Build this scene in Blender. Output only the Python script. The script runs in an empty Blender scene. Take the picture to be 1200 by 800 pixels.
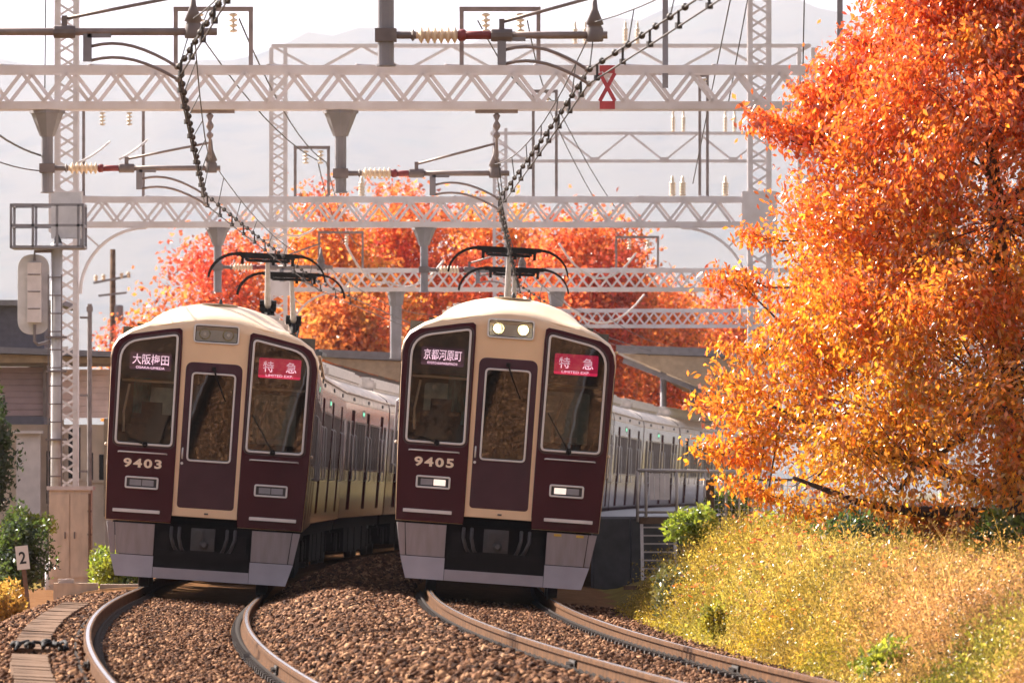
import bpy, bmesh, math, random
import numpy as np
from mathutils import Vector, Matrix

random.seed(7)
rng = np.random.default_rng(7)
SC = bpy.context.scene
COL = SC.collection
R = math.radians

# ------------------------------------------------------------------ camera
HC = 1.27                      # lens height above the rail tops
FPX = 9000.0                   # focal length in pixels of a 1200 px wide frame
cam = bpy.data.cameras.new('camera')
cam.sensor_width = 36.0
cam.lens = 36.0 * FPX / 1200.0
cam.clip_start = 1.0
cam.clip_end = 40000.0
cam.dof.use_dof = True
cam.dof.focus_distance = 92.0
cam.dof.aperture_fstop = 9.0
cam_o = bpy.data.objects.new('camera', cam)
COL.objects.link(cam_o)
cam_o.location = (0, 0, HC)
cam_o.rotation_euler = (R(90) + math.atan(175.0 / FPX), 0, 0)
SC.camera = cam_o

# ------------------------------------------------------------------ light
SUN_EL, SUN_AZ = R(36), R(-50)          # behind the trains, to the left
world = bpy.data.worlds.new('World')
SC.world = world
world.use_nodes = True
wn = world.node_tree
sky = wn.nodes.new('ShaderNodeTexSky')
sky.sky_type = 'NISHITA'
sky.sun_disc = False
sky.sun_elevation = SUN_EL
sky.sun_rotation = SUN_AZ
sky.air_density = 1.0
sky.dust_density = 4.0
sky.ozone_density = 1.0
hsv = wn.nodes.new('ShaderNodeHueSaturation')
hsv.inputs['Saturation'].default_value = 0.10
wmul = wn.nodes.new('ShaderNodeMix')
wmul.data_type = 'RGBA'
wmul.blend_type = 'MULTIPLY'
wmul.inputs['Factor'].default_value = 1.0
wmul.inputs['B'].default_value = (0.99, 0.96, 1.07, 1)
wn.links.new(sky.outputs[0], hsv.inputs['Color'])
wn.links.new(hsv.outputs[0], wmul.inputs['A'])
wn.links.new(wmul.outputs['Result'], wn.nodes['Background'].inputs[0])
wn.nodes['Background'].inputs[1].default_value = 0.075

sun = bpy.data.lights.new('sun', 'SUN')
sun.energy = 5.0
sun.angle = R(0.5)
sun.color = (1.0, 0.89, 0.74)
sun_o = bpy.data.objects.new('sun', sun)
COL.objects.link(sun_o)
sd = Vector((math.sin(SUN_AZ) * math.cos(SUN_EL), math.cos(SUN_AZ) * math.cos(SUN_EL), math.sin(SUN_EL)))
sun_o.rotation_euler = sd.to_track_quat('Z', 'Y').to_euler()
sun_o.location = sd * 200

SC.view_settings.view_transform = 'Standard'
SC.view_settings.look = 'None'
SC.view_settings.exposure = 1.65
SC.view_settings.gamma = 1.0
SC.cycles.max_bounces = 8
SC.cycles.transparent_max_bounces = 12
SC.cycles.volume_bounces = 0
SC.cycles.sample_clamp_indirect = 6.0


# ------------------------------------------------------------------ helpers
def tag(o, label=None, cat=None, group=None, kind=None):
    if label: o['label'] = label
    if cat: o['category'] = cat
    if group: o['group'] = group
    if kind: o['kind'] = kind
    return o


def thing(name, label, cat, loc=(0, 0, 0), rot=(0, 0, 0), group=None):
    o = bpy.data.objects.new(name, None)
    o.empty_display_size = 0.2
    COL.objects.link(o)
    o.location = loc
    o.rotation_euler = rot
    return tag(o, label, cat, group)


def inst(name, me, parent=None, loc=(0, 0, 0), rot=(0, 0, 0), scale=(1, 1, 1), label=None):
    o = bpy.data.objects.new(name, me)
    COL.objects.link(o)
    o.parent = parent
    o.location = loc
    o.rotation_euler = rot
    o.scale = scale
    if label: o['label'] = label
    return o


def copy_tree(o, parent=None):
    c = o.copy()
    COL.objects.link(c)
    c.parent = parent
    for ch in list(o.children):
        copy_tree(ch, c)
    return c


def lerp(a, b, t): return a + (b - a) * t


def sstep(a, b, x):
    t = min(1.0, max(0.0, (x - a) / (b - a)))
    return t * t * (3 - 2 * t)


def arr_mesh(name, V, F, mat, smooth=False):
    """V (n,3) and F (m,k) numpy arrays -> mesh"""
    me = bpy.data.meshes.new(name)
    V = np.ascontiguousarray(V, dtype=np.float32)
    F = np.ascontiguousarray(F, dtype=np.int32)
    m, k = F.shape
    me.vertices.add(len(V))
    me.vertices.foreach_set('co', V.ravel())
    me.loops.add(m * k)
    me.loops.foreach_set('vertex_index', F.ravel())
    me.polygons.add(m)
    me.polygons.foreach_set('loop_start', np.arange(0, m * k, k, dtype=np.int32))
    me.polygons.foreach_set('loop_total', np.full(m, k, dtype=np.int32))
    me.materials.append(mat)
    me.update(calc_edges=True)
    if smooth:
        me.polygons.foreach_set('use_smooth', np.ones(m, dtype=bool))
    return me


class MB:
    """collects shapes for ONE mesh"""
    def __init__(s):
        s.v = []; s.f = []; s.mi = []; s.cur = 0

    def add(s, vs, fs):
        b = len(s.v)
        s.v += [tuple(p) for p in vs]
        for f in fs:
            s.f.append([i + b for i in f]); s.mi.append(s.cur)
        return s

    def box(s, c, sz, rot=None):
        hx, hy, hz = sz[0] / 2, sz[1] / 2, sz[2] / 2
        P = [Vector((x, y, z)) for x in (-hx, hx) for y in (-hy, hy) for z in (-hz, hz)]
        if rot is not None: P = [rot @ p for p in P]
        c = Vector(c)
        return s.add([c + p for p in P], [(0, 1, 3, 2), (4, 6, 7, 5), (0, 4, 5, 1), (2, 3, 7, 6), (0, 2, 6, 4), (1, 5, 7, 3)])

    def bar(s, a, b, w, h=None, up=(0, 0, 1)):
        a = Vector(a); b = Vector(b); d = b - a
        if d.length < 1e-6: return s
        h = h or w
        y = d.normalized(); u = Vector(up)
        if abs(y.dot(u)) > 0.98: u = Vector((1, 0, 0)) if abs(y.x) < 0.9 else Vector((0, 1, 0))
        x = y.cross(u).normalized(); z = x.cross(y)
        rot = Matrix((x, y, z)).transposed()
        return s.box((a + b) / 2, (w, d.length, h), rot)

    def tube(s, pts, r, n=6, cap=True):
        pts = [Vector(p) for p in pts]
        rs = r if isinstance(r, (list, tuple)) else [r] * len(pts)
        t0 = (pts[1] - pts[0]).normalized()
        u = Vector((0, 0, 1)) if abs(t0.z) < 0.9 else Vector((1, 0, 0))
        x = t0.cross(u).normalized()
        vs = []
        for i, p in enumerate(pts):
            t = (pts[min(i + 1, len(pts) - 1)] - pts[max(i - 1, 0)]).normalized()
            x = (x - t * x.dot(t)).normalized()
            y = t.cross(x)
            for k in range(n):
                a = 2 * math.pi * k / n
                vs.append(p + (x * math.cos(a) + y * math.sin(a)) * rs[i])
        fs = []
        for i in range(len(pts) - 1):
            for k in range(n):
                k2 = (k + 1) % n
                fs.append((i * n + k, i * n + k2, (i + 1) * n + k2, (i + 1) * n + k))
        if cap:
            fs.append(tuple(range(n - 1, -1, -1)))
            e = (len(pts) - 1) * n
            fs.append(tuple(range(e, e + n)))
        return s.add(vs, fs)

    def lathe(s, prof, c=(0, 0, 0), n=12, axis=None):
        """prof: list of (r, h) along the axis (default +z)"""
        q = Vector((0, 0, 1)).rotation_difference(Vector(axis)).to_matrix() if axis is not None else Matrix.Identity(3)
        c = Vector(c)
        vs = [c + q @ Vector((r * math.cos(2 * math.pi * k / n), r * math.sin(2 * math.pi * k / n), h)) for r, h in prof for k in range(n)]
        fs = [(i * n + k, i * n + (k + 1) % n, (i + 1) * n + (k + 1) % n, (i + 1) * n + k) for i in range(len(prof) - 1) for k in range(n)]
        fs.append(tuple(range(n - 1, -1, -1)))
        e = (len(prof) - 1) * n
        fs.append(tuple(range(e, e + n)))
        return s.add(vs, fs)

    def ball(s, c, r, n=8, m=5, sq=(1, 1, 1)):
        vs = [(c[0], c[1], c[2] + r * sq[2])]
        for i in range(1, m):
            a = math.pi * i / m
            for k in range(n):
                b = 2 * math.pi * k / n
                vs.append((c[0] + r * sq[0] * math.sin(a) * math.cos(b), c[1] + r * sq[1] * math.sin(a) * math.sin(b), c[2] + r * sq[2] * math.cos(a)))
        vs.append((c[0], c[1], c[2] - r * sq[2]))
        fs = [(0, 1 + k, 1 + (k + 1) % n) for k in range(n)]
        for i in range(m - 2):
            for k in range(n):
                fs.append((1 + i * n + k, 1 + (i + 1) * n + k, 1 + (i + 1) * n + (k + 1) % n, 1 + i * n + (k + 1) % n))
        L = len(vs) - 1
        fs += [(L, 1 + (m - 2) * n + (k + 1) % n, 1 + (m - 2) * n + k) for k in range(n)]
        return s.add(vs, fs)

    def mesh(s, name, mats, smooth=False, recalc=True):
        me = bpy.data.meshes.new(name)
        me.from_pydata(s.v, [], s.f)
        for m in (mats if isinstance(mats, (list, tuple)) else [mats]): me.materials.append(m)
        if max(s.mi, default=0): me.polygons.foreach_set('material_index', s.mi)
        if recalc:
            bm = bmesh.new(); bm.from_mesh(me)
            bmesh.ops.recalc_face_normals(bm, faces=bm.faces)
            bm.to_mesh(me); bm.free()
        if smooth: me.polygons.foreach_set('use_smooth', [True] * len(me.polygons))
        return me

    def build(s, name, mats, parent=None, smooth=False, label=None, loc=(0, 0, 0), rot=(0, 0, 0)):
        return inst(name, s.mesh(name, mats, smooth), parent, loc, rot, label=label)


def rpoly(pts, rad, n=5):
    """polygon with rounded corners"""
    out = []
    N = len(pts)
    rads = rad if isinstance(rad, (list, tuple)) else [rad] * N
    for i in range(N):
        p = Vector(pts[i]); a = Vector(pts[i - 1]); b = Vector(pts[(i + 1) % N]); r = rads[i]
        if r <= 0: out.append(tuple(p)); continue
        u = (a - p).normalized(); v = (b - p).normalized()
        ang = u.angle(v)
        t = min(r / math.tan(ang / 2), 0.48 * (a - p).length, 0.48 * (b - p).length)
        for k in range(n + 1):
            q = k / n
            A = p + u * t; B = p + v * t
            out.append(tuple((1 - q) ** 2 * A + 2 * q * (1 - q) * p + q * q * B))
    return out


def grow(pts, g):
    """offset a polygon outward (g > 0), any winding"""
    area = sum(pts[i - 1][0] * pts[i][1] - pts[i][0] * pts[i - 1][1] for i in range(len(pts)))
    sg = 1 if area > 0 else -1
    out = []
    N = len(pts)
    for i in range(N):
        a = Vector(pts[i - 1]); p = Vector(pts[i]); b = Vector(pts[(i + 1) % N])
        d1 = p - a; d2 = b - p
        if d1.length < 1e-7 or d2.length < 1e-7: out.append(tuple(p)); continue
        d1.normalize(); d2.normalize()
        n1 = Vector((d1.y, -d1.x)); n2 = Vector((d2.y, -d2.x))
        m = n1 + n2
        if m.length < 1e-4: m = n1
        m.normalize()
        out.append(tuple(p + m * (sg * g / max(0.5, m.dot(n1)))))
    return out


def curve_mesh(name, loops, t, bevel=0.0):
    c = bpy.data.curves.new(name, 'CURVE')
    c.dimensions = '2D'; c.fill_mode = 'BOTH'
    c.extrude = max(t / 2 - bevel, 0.0); c.bevel_depth = bevel; c.bevel_resolution = 1
    c.offset = -bevel
    for pts in loops:
        s = c.splines.new('POLY'); s.points.add(len(pts) - 1); s.use_cyclic_u = True
        for p, q in zip(s.points, pts): p.co = (q[0], q[1], 0, 1)
    o = bpy.data.objects.new(name, c)
    me = bpy.data.meshes.new_from_object(o)
    bpy.data.objects.remove(o); bpy.data.curves.remove(c)
    return me


UP = Matrix(((1, 0, 0, 0), (0, 0, -1, 0), (0, 1, 0, 0), (0, 0, 0, 1)))


def plate(name, loops, y, t, mat, parent=None, bevel=0.004, label=None):
    """upright plate in the xz plane whose middle is at depth y; loops[1:] are holes"""
    me = curve_mesh(name, loops, t, bevel)
    me.transform(Matrix.Translation((0, y, 0)) @ UP)
    me.materials.clear(); me.materials.append(mat)
    return inst(name, me, parent, label=label)


def text(name, body, mat, parent, cx, y, cz, w, h, t=0.004, bold=0.0, spacing=1.0):
    c = bpy.data.curves.new(name, 'FONT')
    c.body = body; c.size = 1; c.extrude = 0.01; c.offset = bold; c.resolution_u = 3; c.space_character = spacing
    o = bpy.data.objects.new(name, c)
    me = bpy.data.meshes.new_from_object(o)
    bpy.data.objects.remove(o); bpy.data.curves.remove(c)
    n = len(me.vertices)
    co = np.empty(n * 3, dtype=np.float32); me.vertices.foreach_get('co', co); co = co.reshape(-1, 3)
    lo = co.min(0); hi = co.max(0)
    out = np.empty_like(co)
    out[:, 0] = cx + ((co[:, 0] - lo[0]) / (hi[0] - lo[0]) - 0.5) * w
    out[:, 2] = cz + ((co[:, 1] - lo[1]) / (hi[1] - lo[1]) - 0.5) * h
    out[:, 1] = y - co[:, 2] / 0.01 * t / 2
    me.vertices.foreach_set('co', out.ravel()); me.update()
    me.materials.clear(); me.materials.append(mat)
    return inst(name, me, parent)


# ------------------------------------------------------------------ materials
def nmat(name):
    m = bpy.data.materials.new(name); m.use_nodes = True
    nt = m.node_tree
    return m, nt, nt.nodes['Principled BSDF'], nt.links


def mat(name, col, rough=0.6, metal=0.0, var=0.15, scale=6.0, bump=0.0, bscale=40.0, spec=0.5, col2=None, coat=0.0, stretch=None, emit=None, estr=0.0):
    m, nt, b, L = nmat(name)
    b.inputs['Roughness'].default_value = rough
    b.inputs['Metallic'].default_value = metal
    b.inputs['Specular IOR Level'].default_value = spec
    b.inputs['Coat Weight'].default_value = coat
    b.inputs['Coat Roughness'].default_value = 0.06
    tc = nt.nodes.new('ShaderNodeTexCoord')
    src = tc.outputs['Object']
    if stretch:
        mp = nt.nodes.new('ShaderNodeMapping'); mp.inputs['Scale'].default_value = stretch
        L.new(src, mp.inputs[0]); src = mp.outputs[0]
    nz = nt.nodes.new('ShaderNodeTexNoise'); nz.inputs['Scale'].default_value = scale; nz.inputs['Detail'].default_value = 6
    L.new(src, nz.inputs['Vector'])
    rp = nt.nodes.new('ShaderNodeValToRGB')
    rp.color_ramp.elements[0].position = 0.32; rp.color_ramp.elements[1].position = 0.68
    c2 = col2 or tuple(min(1, c * (1 + var)) for c in col)
    c1 = col if col2 else tuple(c * (1 - var) for c in col)
    rp.color_ramp.elements[0].color = (*c1, 1); rp.color_ramp.elements[1].color = (*c2, 1)
    L.new(nz.outputs['Fac'], rp.inputs[0]); L.new(rp.outputs[0], b.inputs['Base Color'])
    if bump > 0:
        n2 = nt.nodes.new('ShaderNodeTexNoise'); n2.inputs['Scale'].default_value = bscale; n2.inputs['Detail'].default_value = 5
        L.new(src, n2.inputs['Vector'])
        bp = nt.nodes.new('ShaderNodeBump'); bp.inputs['Strength'].default_value = bump; bp.inputs['Distance'].default_value = 0.02
        L.new(n2.outputs['Fac'], bp.inputs['Height']); L.new(bp.outputs[0], b.inputs['Normal'])
    if emit:
        b.inputs['Emission Color'].default_value = (*emit, 1); b.inputs['Emission Strength'].default_value = estr
    return m


def glass_mat(name, tint=(0.7, 0.72, 0.7), base=0.06):
    m = bpy.data.materials.new(name); m.use_nodes = True
    nt = m.node_tree; nt.nodes.clear(); L = nt.links
    out = nt.nodes.new('ShaderNodeOutputMaterial'); mx = nt.nodes.new('ShaderNodeMixShader')
    tr = nt.nodes.new('ShaderNodeBsdfTransparent'); gl = nt.nodes.new('ShaderNodeBsdfGlossy')
    tr.inputs[0].default_value = (*tint, 1); gl.inputs['Roughness'].default_value = 0.015
    nz = nt.nodes.new('ShaderNodeTexNoise'); nz.inputs['Scale'].default_value = 3.0
    tc = nt.nodes.new('ShaderNodeTexCoord'); L.new(tc.outputs['Object'], nz.inputs['Vector'])
    bp = nt.nodes.new('ShaderNodeBump'); bp.inputs['Strength'].default_value = 0.012; bp.inputs['Distance'].default_value = 0.02
    L.new(nz.outputs['Fac'], bp.inputs['Height']); L.new(bp.outputs[0], gl.inputs['Normal'])
    fr = nt.nodes.new('ShaderNodeFresnel'); fr.inputs['IOR'].default_value = 1.52
    ad = nt.nodes.new('ShaderNodeMath'); ad.operation = 'ADD'; ad.inputs[1].default_value = base
    L.new(fr.outputs[0], ad.inputs[0]); L.new(ad.outputs[0], mx.inputs[0])
    L.new(tr.outputs[0], mx.inputs[1]); L.new(gl.outputs[0], mx.inputs[2]); L.new(mx.outputs[0], out.inputs[0])
    return m


def leaf_mat(name, trans=0.5, gloss=0.12, sat=1.0):
    """leaf colour comes from each leaf's own tint"""
    m = bpy.data.materials.new(name); m.use_nodes = True
    nt = m.node_tree; nt.nodes.clear(); L = nt.links
    out = nt.nodes.new('ShaderNodeOutputMaterial')
    at = nt.nodes.new('ShaderNodeAttribute'); at.attribute_name = 'leaf_tint'
    geo = nt.nodes.new('ShaderNodeNewGeometry')
    hv = nt.nodes.new('ShaderNodeHueSaturation'); hv.inputs['Saturation'].default_value = sat
    mr = nt.nodes.new('ShaderNodeMapRange'); mr.inputs[3].default_value = 0.48; mr.inputs[4].default_value = 1.3
    L.new(geo.outputs['Random Per Island'], mr.inputs[0]); L.new(mr.outputs[0], hv.inputs['Value'])
    L.new(at.outputs['Color'], hv.inputs['Color'])
    di = nt.nodes.new('ShaderNodeBsdfDiffuse'); tl = nt.nodes.new('ShaderNodeBsdfTranslucent')
    gl = nt.nodes.new('ShaderNodeBsdfGlossy'); gl.inputs['Roughness'].default_value = 0.28
    gl.inputs['Color'].default_value = (0.9, 0.9, 0.9, 1)
    m1 = nt.nodes.new('ShaderNodeMixShader'); m1.inputs[0].default_value = trans
    m2 = nt.nodes.new('ShaderNodeMixShader'); m2.inputs[0].default_value = gloss
    L.new(hv.outputs[0], di.inputs[0]); L.new(hv.outputs[0], tl.inputs[0])
    L.new(di.outputs[0], m1.inputs[1]); L.new(tl.outputs[0], m1.inputs[2])
    L.new(m1.outputs[0], m2.inputs[1]); L.new(gl.outputs[0], m2.inputs[2]); L.new(m2.outputs[0], out.inputs[0])
    return m


M = {}
M['maroon'] = mat('maroon paint', (0.055, 0.0085, 0.013), 0.13, var=0.12, coat=0.12, scale=2, spec=0.25)
M['maroon_rim'] = mat('dark maroon rim', (0.035, 0.010, 0.012), 0.3, var=0.1)
M['door'] = mat('front door paint', (0.060, 0.019, 0.027), 0.12, var=0.15, coat=0.3, scale=3, spec=0.4)
M['cream'] = mat('cream paint', (0.74, 0.53, 0.34), 0.38, var=0.05, scale=3)
M['ivory'] = mat('ivory roof paint', (0.74, 0.56, 0.39), 0.42, var=0.08, scale=3)
M['ivory_side'] = mat('dusty ivory roof', (0.60, 0.50, 0.42), 0.45, var=0.2, scale=2, stretch=(1, 1, 4))
M['silver'] = mat('brushed silver', (0.62, 0.60, 0.60), 0.35, metal=0.35, var=0.05)
M['skirt'] = mat('grey skirt paint', (0.23, 0.195, 0.195), 0.55, scale=4, stretch=(4, 4, .6), col2=(0.29, 0.245, 0.255))
M['skirt_skylit'] = mat('sky-tinted skirt paint', (0.31, 0.285, 0.32), 0.5, var=0.1, scale=3)  # same skirt paint, with the slanted foot's sky light put into the colour
M['black'] = mat('black underframe', (0.010, 0.008, 0.008), 0.75, var=0.3, spec=0.2)
M['sideframe'] = mat('dull side window frame', (0.30, 0.25, 0.23), 0.4, metal=0.3, var=0.2)
M['dark'] = mat('dark steel', (0.045, 0.042, 0.043), 0.55, var=0.3)
M['saloon'] = mat('added glow for unbuilt saloon', (0.3, 0.27, 0.22), 0.8, var=0.5, scale=5, emit=(0.75, 0.70, 0.55), estr=0.012)  # faint glow added to the bulkhead panes, standing in for saloon light
M['cab'] = mat('cab lining', (0.085, 0.08, 0.065), 0.8, var=0.35, scale=3)
M['cabdark'] = mat('cab console', (0.025, 0.024, 0.026), 0.6, var=0.3)
M['teal'] = mat('teal curtain', (0.06, 0.20, 0.22), 0.9, var=0.3, scale=10, stretch=(6, 1, 1))
M['band'] = mat('blackout band', (0.014, 0.012, 0.013), 0.35, var=0.2)
M['led_white'] = mat('lit white led', (0.7, 0.5, 0.6), 0.6, emit=(0.85, 0.55, 0.68), estr=0.55)
M['led_panel'] = mat('display panel', (0.05, 0.03, 0.045), 0.5, emit=(0.16, 0.06, 0.11), estr=0.12)
M['led_red'] = mat('lit red display', (0.45, 0.01, 0.07), 0.5, emit=(0.70, 0.015, 0.09), estr=0.34)
M['led_green'] = mat('lit green led', (0.1, 0.5, 0.3), 0.6, emit=(0.2, 0.8, 0.5), estr=0.5)
M['lamp_on'] = mat('lit headlamp', (1, 0.95, 0.8), 0.4, emit=(1.0, 0.93, 0.70), estr=14.0)
M['lamp_off'] = mat('unlit reflector', (0.66, 0.58, 0.34), 0.3, metal=0.3, var=0.4, scale=14)
M['lamp_back'] = mat('headlamp housing', (0.80, 0.76, 0.70), 0.4, var=0.1)
M['lens_lit'] = mat('pale marker lens', (0.85, 0.75, 0.68), 0.3, emit=(1.0, 0.85, 0.74), estr=0.25)
M['lens_grey'] = mat('grey marker lens', (0.24, 0.24, 0.27), 0.25, var=0.1)
M['number'] = mat('cream numerals', (0.80, 0.66, 0.52), 0.4, var=0.05)
M['yellow'] = mat('yellow mark', (0.55, 0.36, 0.05), 0.5)
M['tan'] = mat('tan antenna hatch', (0.26, 0.19, 0.11), 0.6)
M['roofgrey'] = mat('roof unit paint', (0.50, 0.45, 0.42), 0.5, var=0.2)
M['glass'] = glass_mat('cab glass', (0.80, 0.82, 0.80), 0.004)
M['sideglass'] = mat('dark side glass', (0.02, 0.018, 0.02), 0.07, var=0.2, spec=0.6)
M['doorglass'] = glass_mat('mirroring cab glass', (0.66, 0.68, 0.66), 0.07)
M['clear'] = glass_mat('headlamp cover', (0.92, 0.92, 0.9), 0.02)
M['steel'] = mat('polished rail head', (0.55, 0.52, 0.52), 0.25, metal=1.0, var=0.1, scale=30)
M['rust'] = mat('rusty rail side', (0.085, 0.038, 0.015), 0.9, var=0.4, scale=8, bump=0.2, spec=0.1)
M['clip'] = mat('rusty black clip', (0.035, 0.024, 0.02), 0.8, var=0.4)
M['concrete'] = mat('weathered concrete', (0.14, 0.085, 0.056), 0.95, var=0.4, spec=0.1, scale=5, bump=0.3)
M['sleeper'] = mat('dusty concrete sleeper', (0.30, 0.22, 0.16), 0.9, var=0.25, scale=5, bump=0.3)
M['gantry'] = mat('pale galvanised paint', (0.56, 0.50, 0.50), 0.6, scale=3, bump=0.05, col2=(0.66, 0.62, 0.645))
M['gantry_post'] = mat('grey post paint', (0.20, 0.19, 0.21), 0.6, var=0.15, scale=3)
M['arm'] = mat('grey brown tube', (0.23, 0.18, 0.17), 0.5, metal=0.2, var=0.2)
M['redband'] = mat('red band paint', (0.42, 0.05, 0.06), 0.6, var=0.2)
M['redsleeve'] = mat('dark red sleeve', (0.20, 0.03, 0.035), 0.5, var=0.2)
M['porcelain'] = mat('cream porcelain', (0.70, 0.56, 0.42), 0.3, var=0.08)
M['wire'] = mat('dark copper wire', (0.045, 0.036, 0.034), 0.6, metal=0.3)
M['whitewire'] = mat('pale sheathed cable', (0.60, 0.53, 0.50), 0.6)
M['signal'] = mat('pale signal back', (0.52, 0.50, 0.51), 0.6, var=0.1)
M['brownmetal'] = mat('brown grey metal', (0.16, 0.13, 0.13), 0.6, var=0.25)
M['cabinet'] = mat('beige cabinet', (0.62, 0.50, 0.40), 0.8, var=0.15, scale=3, stretch=(3, 3, 1))
M['plaster'] = mat('beige plaster', (0.60, 0.48, 0.39), 0.9, var=0.12, scale=3)
M['siding'] = mat('shaded siding tone', (0.30, 0.22, 0.24), 0.7, var=0.12, scale=3)  # siding boards in shade: the shade is put into this colour
M['siding_lit'] = mat('sunlit siding tone', (0.70, 0.53, 0.50), 0.7, var=0.12, scale=3)  # lit copy of those boards, with the sunlight put into the colour
M['eave'] = mat('tan eave', (0.32, 0.24, 0.17), 0.8, var=0.15)
M['whitedoor'] = mat('off white panel', (0.62, 0.55, 0.54), 0.7, var=0.08)
M['darkhouse'] = mat('slate blue roof wall', (0.075, 0.07, 0.10), 0.7, var=0.15)
M['canopy'] = mat('canopy grey metal', (0.16, 0.15, 0.17), 0.6, var=0.15)
M['bark'] = mat('dark bark', (0.055, 0.038, 0.032), 0.95, var=0.45, scale=9, bump=0.6, bscale=25, stretch=(2, 2, 0.6))
M['leaf'] = leaf_mat('cherry leaves', 0.66, 0.07)
M['leaf_far'] = leaf_mat('far autumn leaves', 0.6, 0.03)
M['leaf_green'] = leaf_mat('green leaves', 0.5, 0.06)
M['grass'] = leaf_mat('dry grass', 0.5, 0.03)
M['signwhite'] = mat('white sign enamel', (0.70, 0.64, 0.58), 0.5, var=0.06)
M['signblack'] = mat('black sign paint', (0.02, 0.02, 0.02), 0.6)
M['wood'] = mat('weathered wood stake', (0.16, 0.09, 0.06), 0.9, var=0.3, scale=12)
M['fencewire'] = mat('fence galvanised', (0.42, 0.36, 0.33), 0.6, var=0.1)


def ground_mat(name, cols, scale, bump=0.4, bscale=30):
    m, nt, b, L = nmat(name)
    b.inputs['Roughness'].default_value = 0.95
    b.inputs['Specular IOR Level'].default_value = 0.0
    geo = nt.nodes.new('ShaderNodeNewGeometry')
    n1 = nt.nodes.new('ShaderNodeTexNoise'); n1.inputs['Scale'].default_value = scale; n1.inputs['Detail'].default_value = 8
    n1.inputs['Roughness'].default_value = 0.7
    L.new(geo.outputs['Position'], n1.inputs['Vector'])
    rp = nt.nodes.new('ShaderNodeValToRGB')
    els = rp.color_ramp.elements
    while len(els) < len(cols): els.new(0.5)
    for i, c in enumerate(cols):
        els[i].position = 0.3 + 0.4 * i / (len(cols) - 1); els[i].color = (*c, 1)
    L.new(n1.outputs['Fac'], rp.inputs[0]); L.new(rp.outputs[0], b.inputs['Base Color'])
    n2 = nt.nodes.new('ShaderNodeTexNoise'); n2.inputs['Scale'].default_value = bscale; n2.inputs['Detail'].default_value = 4
    L.new(geo.outputs['Position'], n2.inputs['Vector'])
    bp = nt.nodes.new('ShaderNodeBump'); bp.inputs['Strength'].default_value = bump; bp.inputs['Distance'].default_value = 0.05
    L.new(n2.outputs['Fac'], bp.inputs['Height']); L.new(bp.outputs[0], b.inputs['Normal'])
    return m


M['ballast'] = ground_mat('ballast dust', [(0.08, 0.038, 0.019), (0.17, 0.086, 0.043), (0.24, 0.130, 0.068)], 5, 0.6, 25)
M['soil'] = ground_mat('bank soil', [(0.09, 0.06, 0.025), (0.18, 0.13, 0.04), (0.22, 0.17, 0.06)], 2, 0.5, 15)
M['field'] = ground_mat('far ground', [(0.10, 0.08, 0.05), (0.14, 0.11, 0.06), (0.10, 0.12, 0.05)], 0.05, 0.1, 1)
M['hill'] = ground_mat('wooded hill', [(0.022, 0.034, 0.032), (0.075, 0.065, 0.045), (0.04, 0.055, 0.042)], 0.006, 0.6, 0.02)


def stone_mat():
    m, nt, b, L = nmat('ballast stone')
    b.inputs['Roughness'].default_value = 0.85
    b.inputs['Specular IOR Level'].default_value = 0.08
    geo = nt.nodes.new('ShaderNodeNewGeometry')
    rp = nt.nodes.new('ShaderNodeValToRGB')
    cols = [(0.0, (0.026, 0.011, 0.007)), (0.4, (0.085, 0.038, 0.020)), (0.8, (0.185, 0.088, 0.047)), (1.0, (0.38, 0.215, 0.12))]
    els = rp.color_ramp.elements
    while len(els) < 4: els.new(0.5)
    for e, (p, c) in zip(els, cols): e.position = p; e.color = (*c, 1)
    L.new(geo.outputs['Random Per Island'], rp.inputs[0]); L.new(rp.outputs[0], b.inputs['Base Color'])
    return m


M['stone'] = stone_mat()

# ------------------------------------------------------------------ track geometry (right-hand track centre, metres)
_sd = [20, 40, 55, 72, 90, 110, 130, 157, 185, 214, 250, 340]
_sm = [-.095, -.084, -.068, -.046, -.0215, -.001, .014, .033, .0556, .08, .11, .18]
_dd = np.arange(20, 340.5, 0.5)
_mm = np.interp(_dd, _sd, _sm)
_xx = np.concatenate([[0], np.cumsum((_mm[1:] + _mm[:-1]) * 0.25)])
_xx -= np.interp(93, _dd, _xx) + 0.24


def ctr(d, track):
    x = float(np.interp(d, _dd, _xx))
    if track == 'A': x -= float(np.interp(d, [96, 128], [3.62, 4.12]))
    return x


def head(d, track): return (ctr(d + 1, track) - ctr(d - 1, track)) / 2


def cant(d): return R(float(np.interp(d, [60, 108, 124], [4.3, 4.3, 2.0])))


def track_pt(d, track, lx, lz):
    """point lx right of and lz above the rail plane of a track at depth d"""
    a = cant(d); m = head(d, track)
    x = lx * math.cos(a) + lz * math.sin(a); z = -lx * math.sin(a) + lz * math.cos(a)
    n = math.sqrt(1 + m * m)
    return Vector((ctr(d, track) + x / n, d - x * m / n, z))


def bed_z(o, d):
    """ballast surface, o metres right of the right-hand track's centre"""
    ta = -float(np.interp(d, [96, 128], [3.62, 4.12]))
    c = math.tan(cant(d))
    def at(l, base): return -l * c + base
    pts = [(-12, -.62), (ta - 2.5, -.5), (ta - 1.75, at(-1.6, -.24)), (ta - .9, at(-.9, -.125)), (ta - .6, at(-.6, -.155)), (ta + .6, at(.6, -.155)),
           (ta + .92, at(.9, -.12)), (ta + 1.55, .0), (ta + 1.95, .02), (ta + 2.3, -.045),
           (-.9, at(-.9, -.15)), (-.6, at(-.6, -.155)), (.6, at(.6, -.155)), (.95, at(.95, -.155)), (1.5, -.27), (2.1, -.36), (2.6, -.40)]
    return float(np.interp(o, [p[0] for p in pts], [p[1] for p in pts]))


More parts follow.
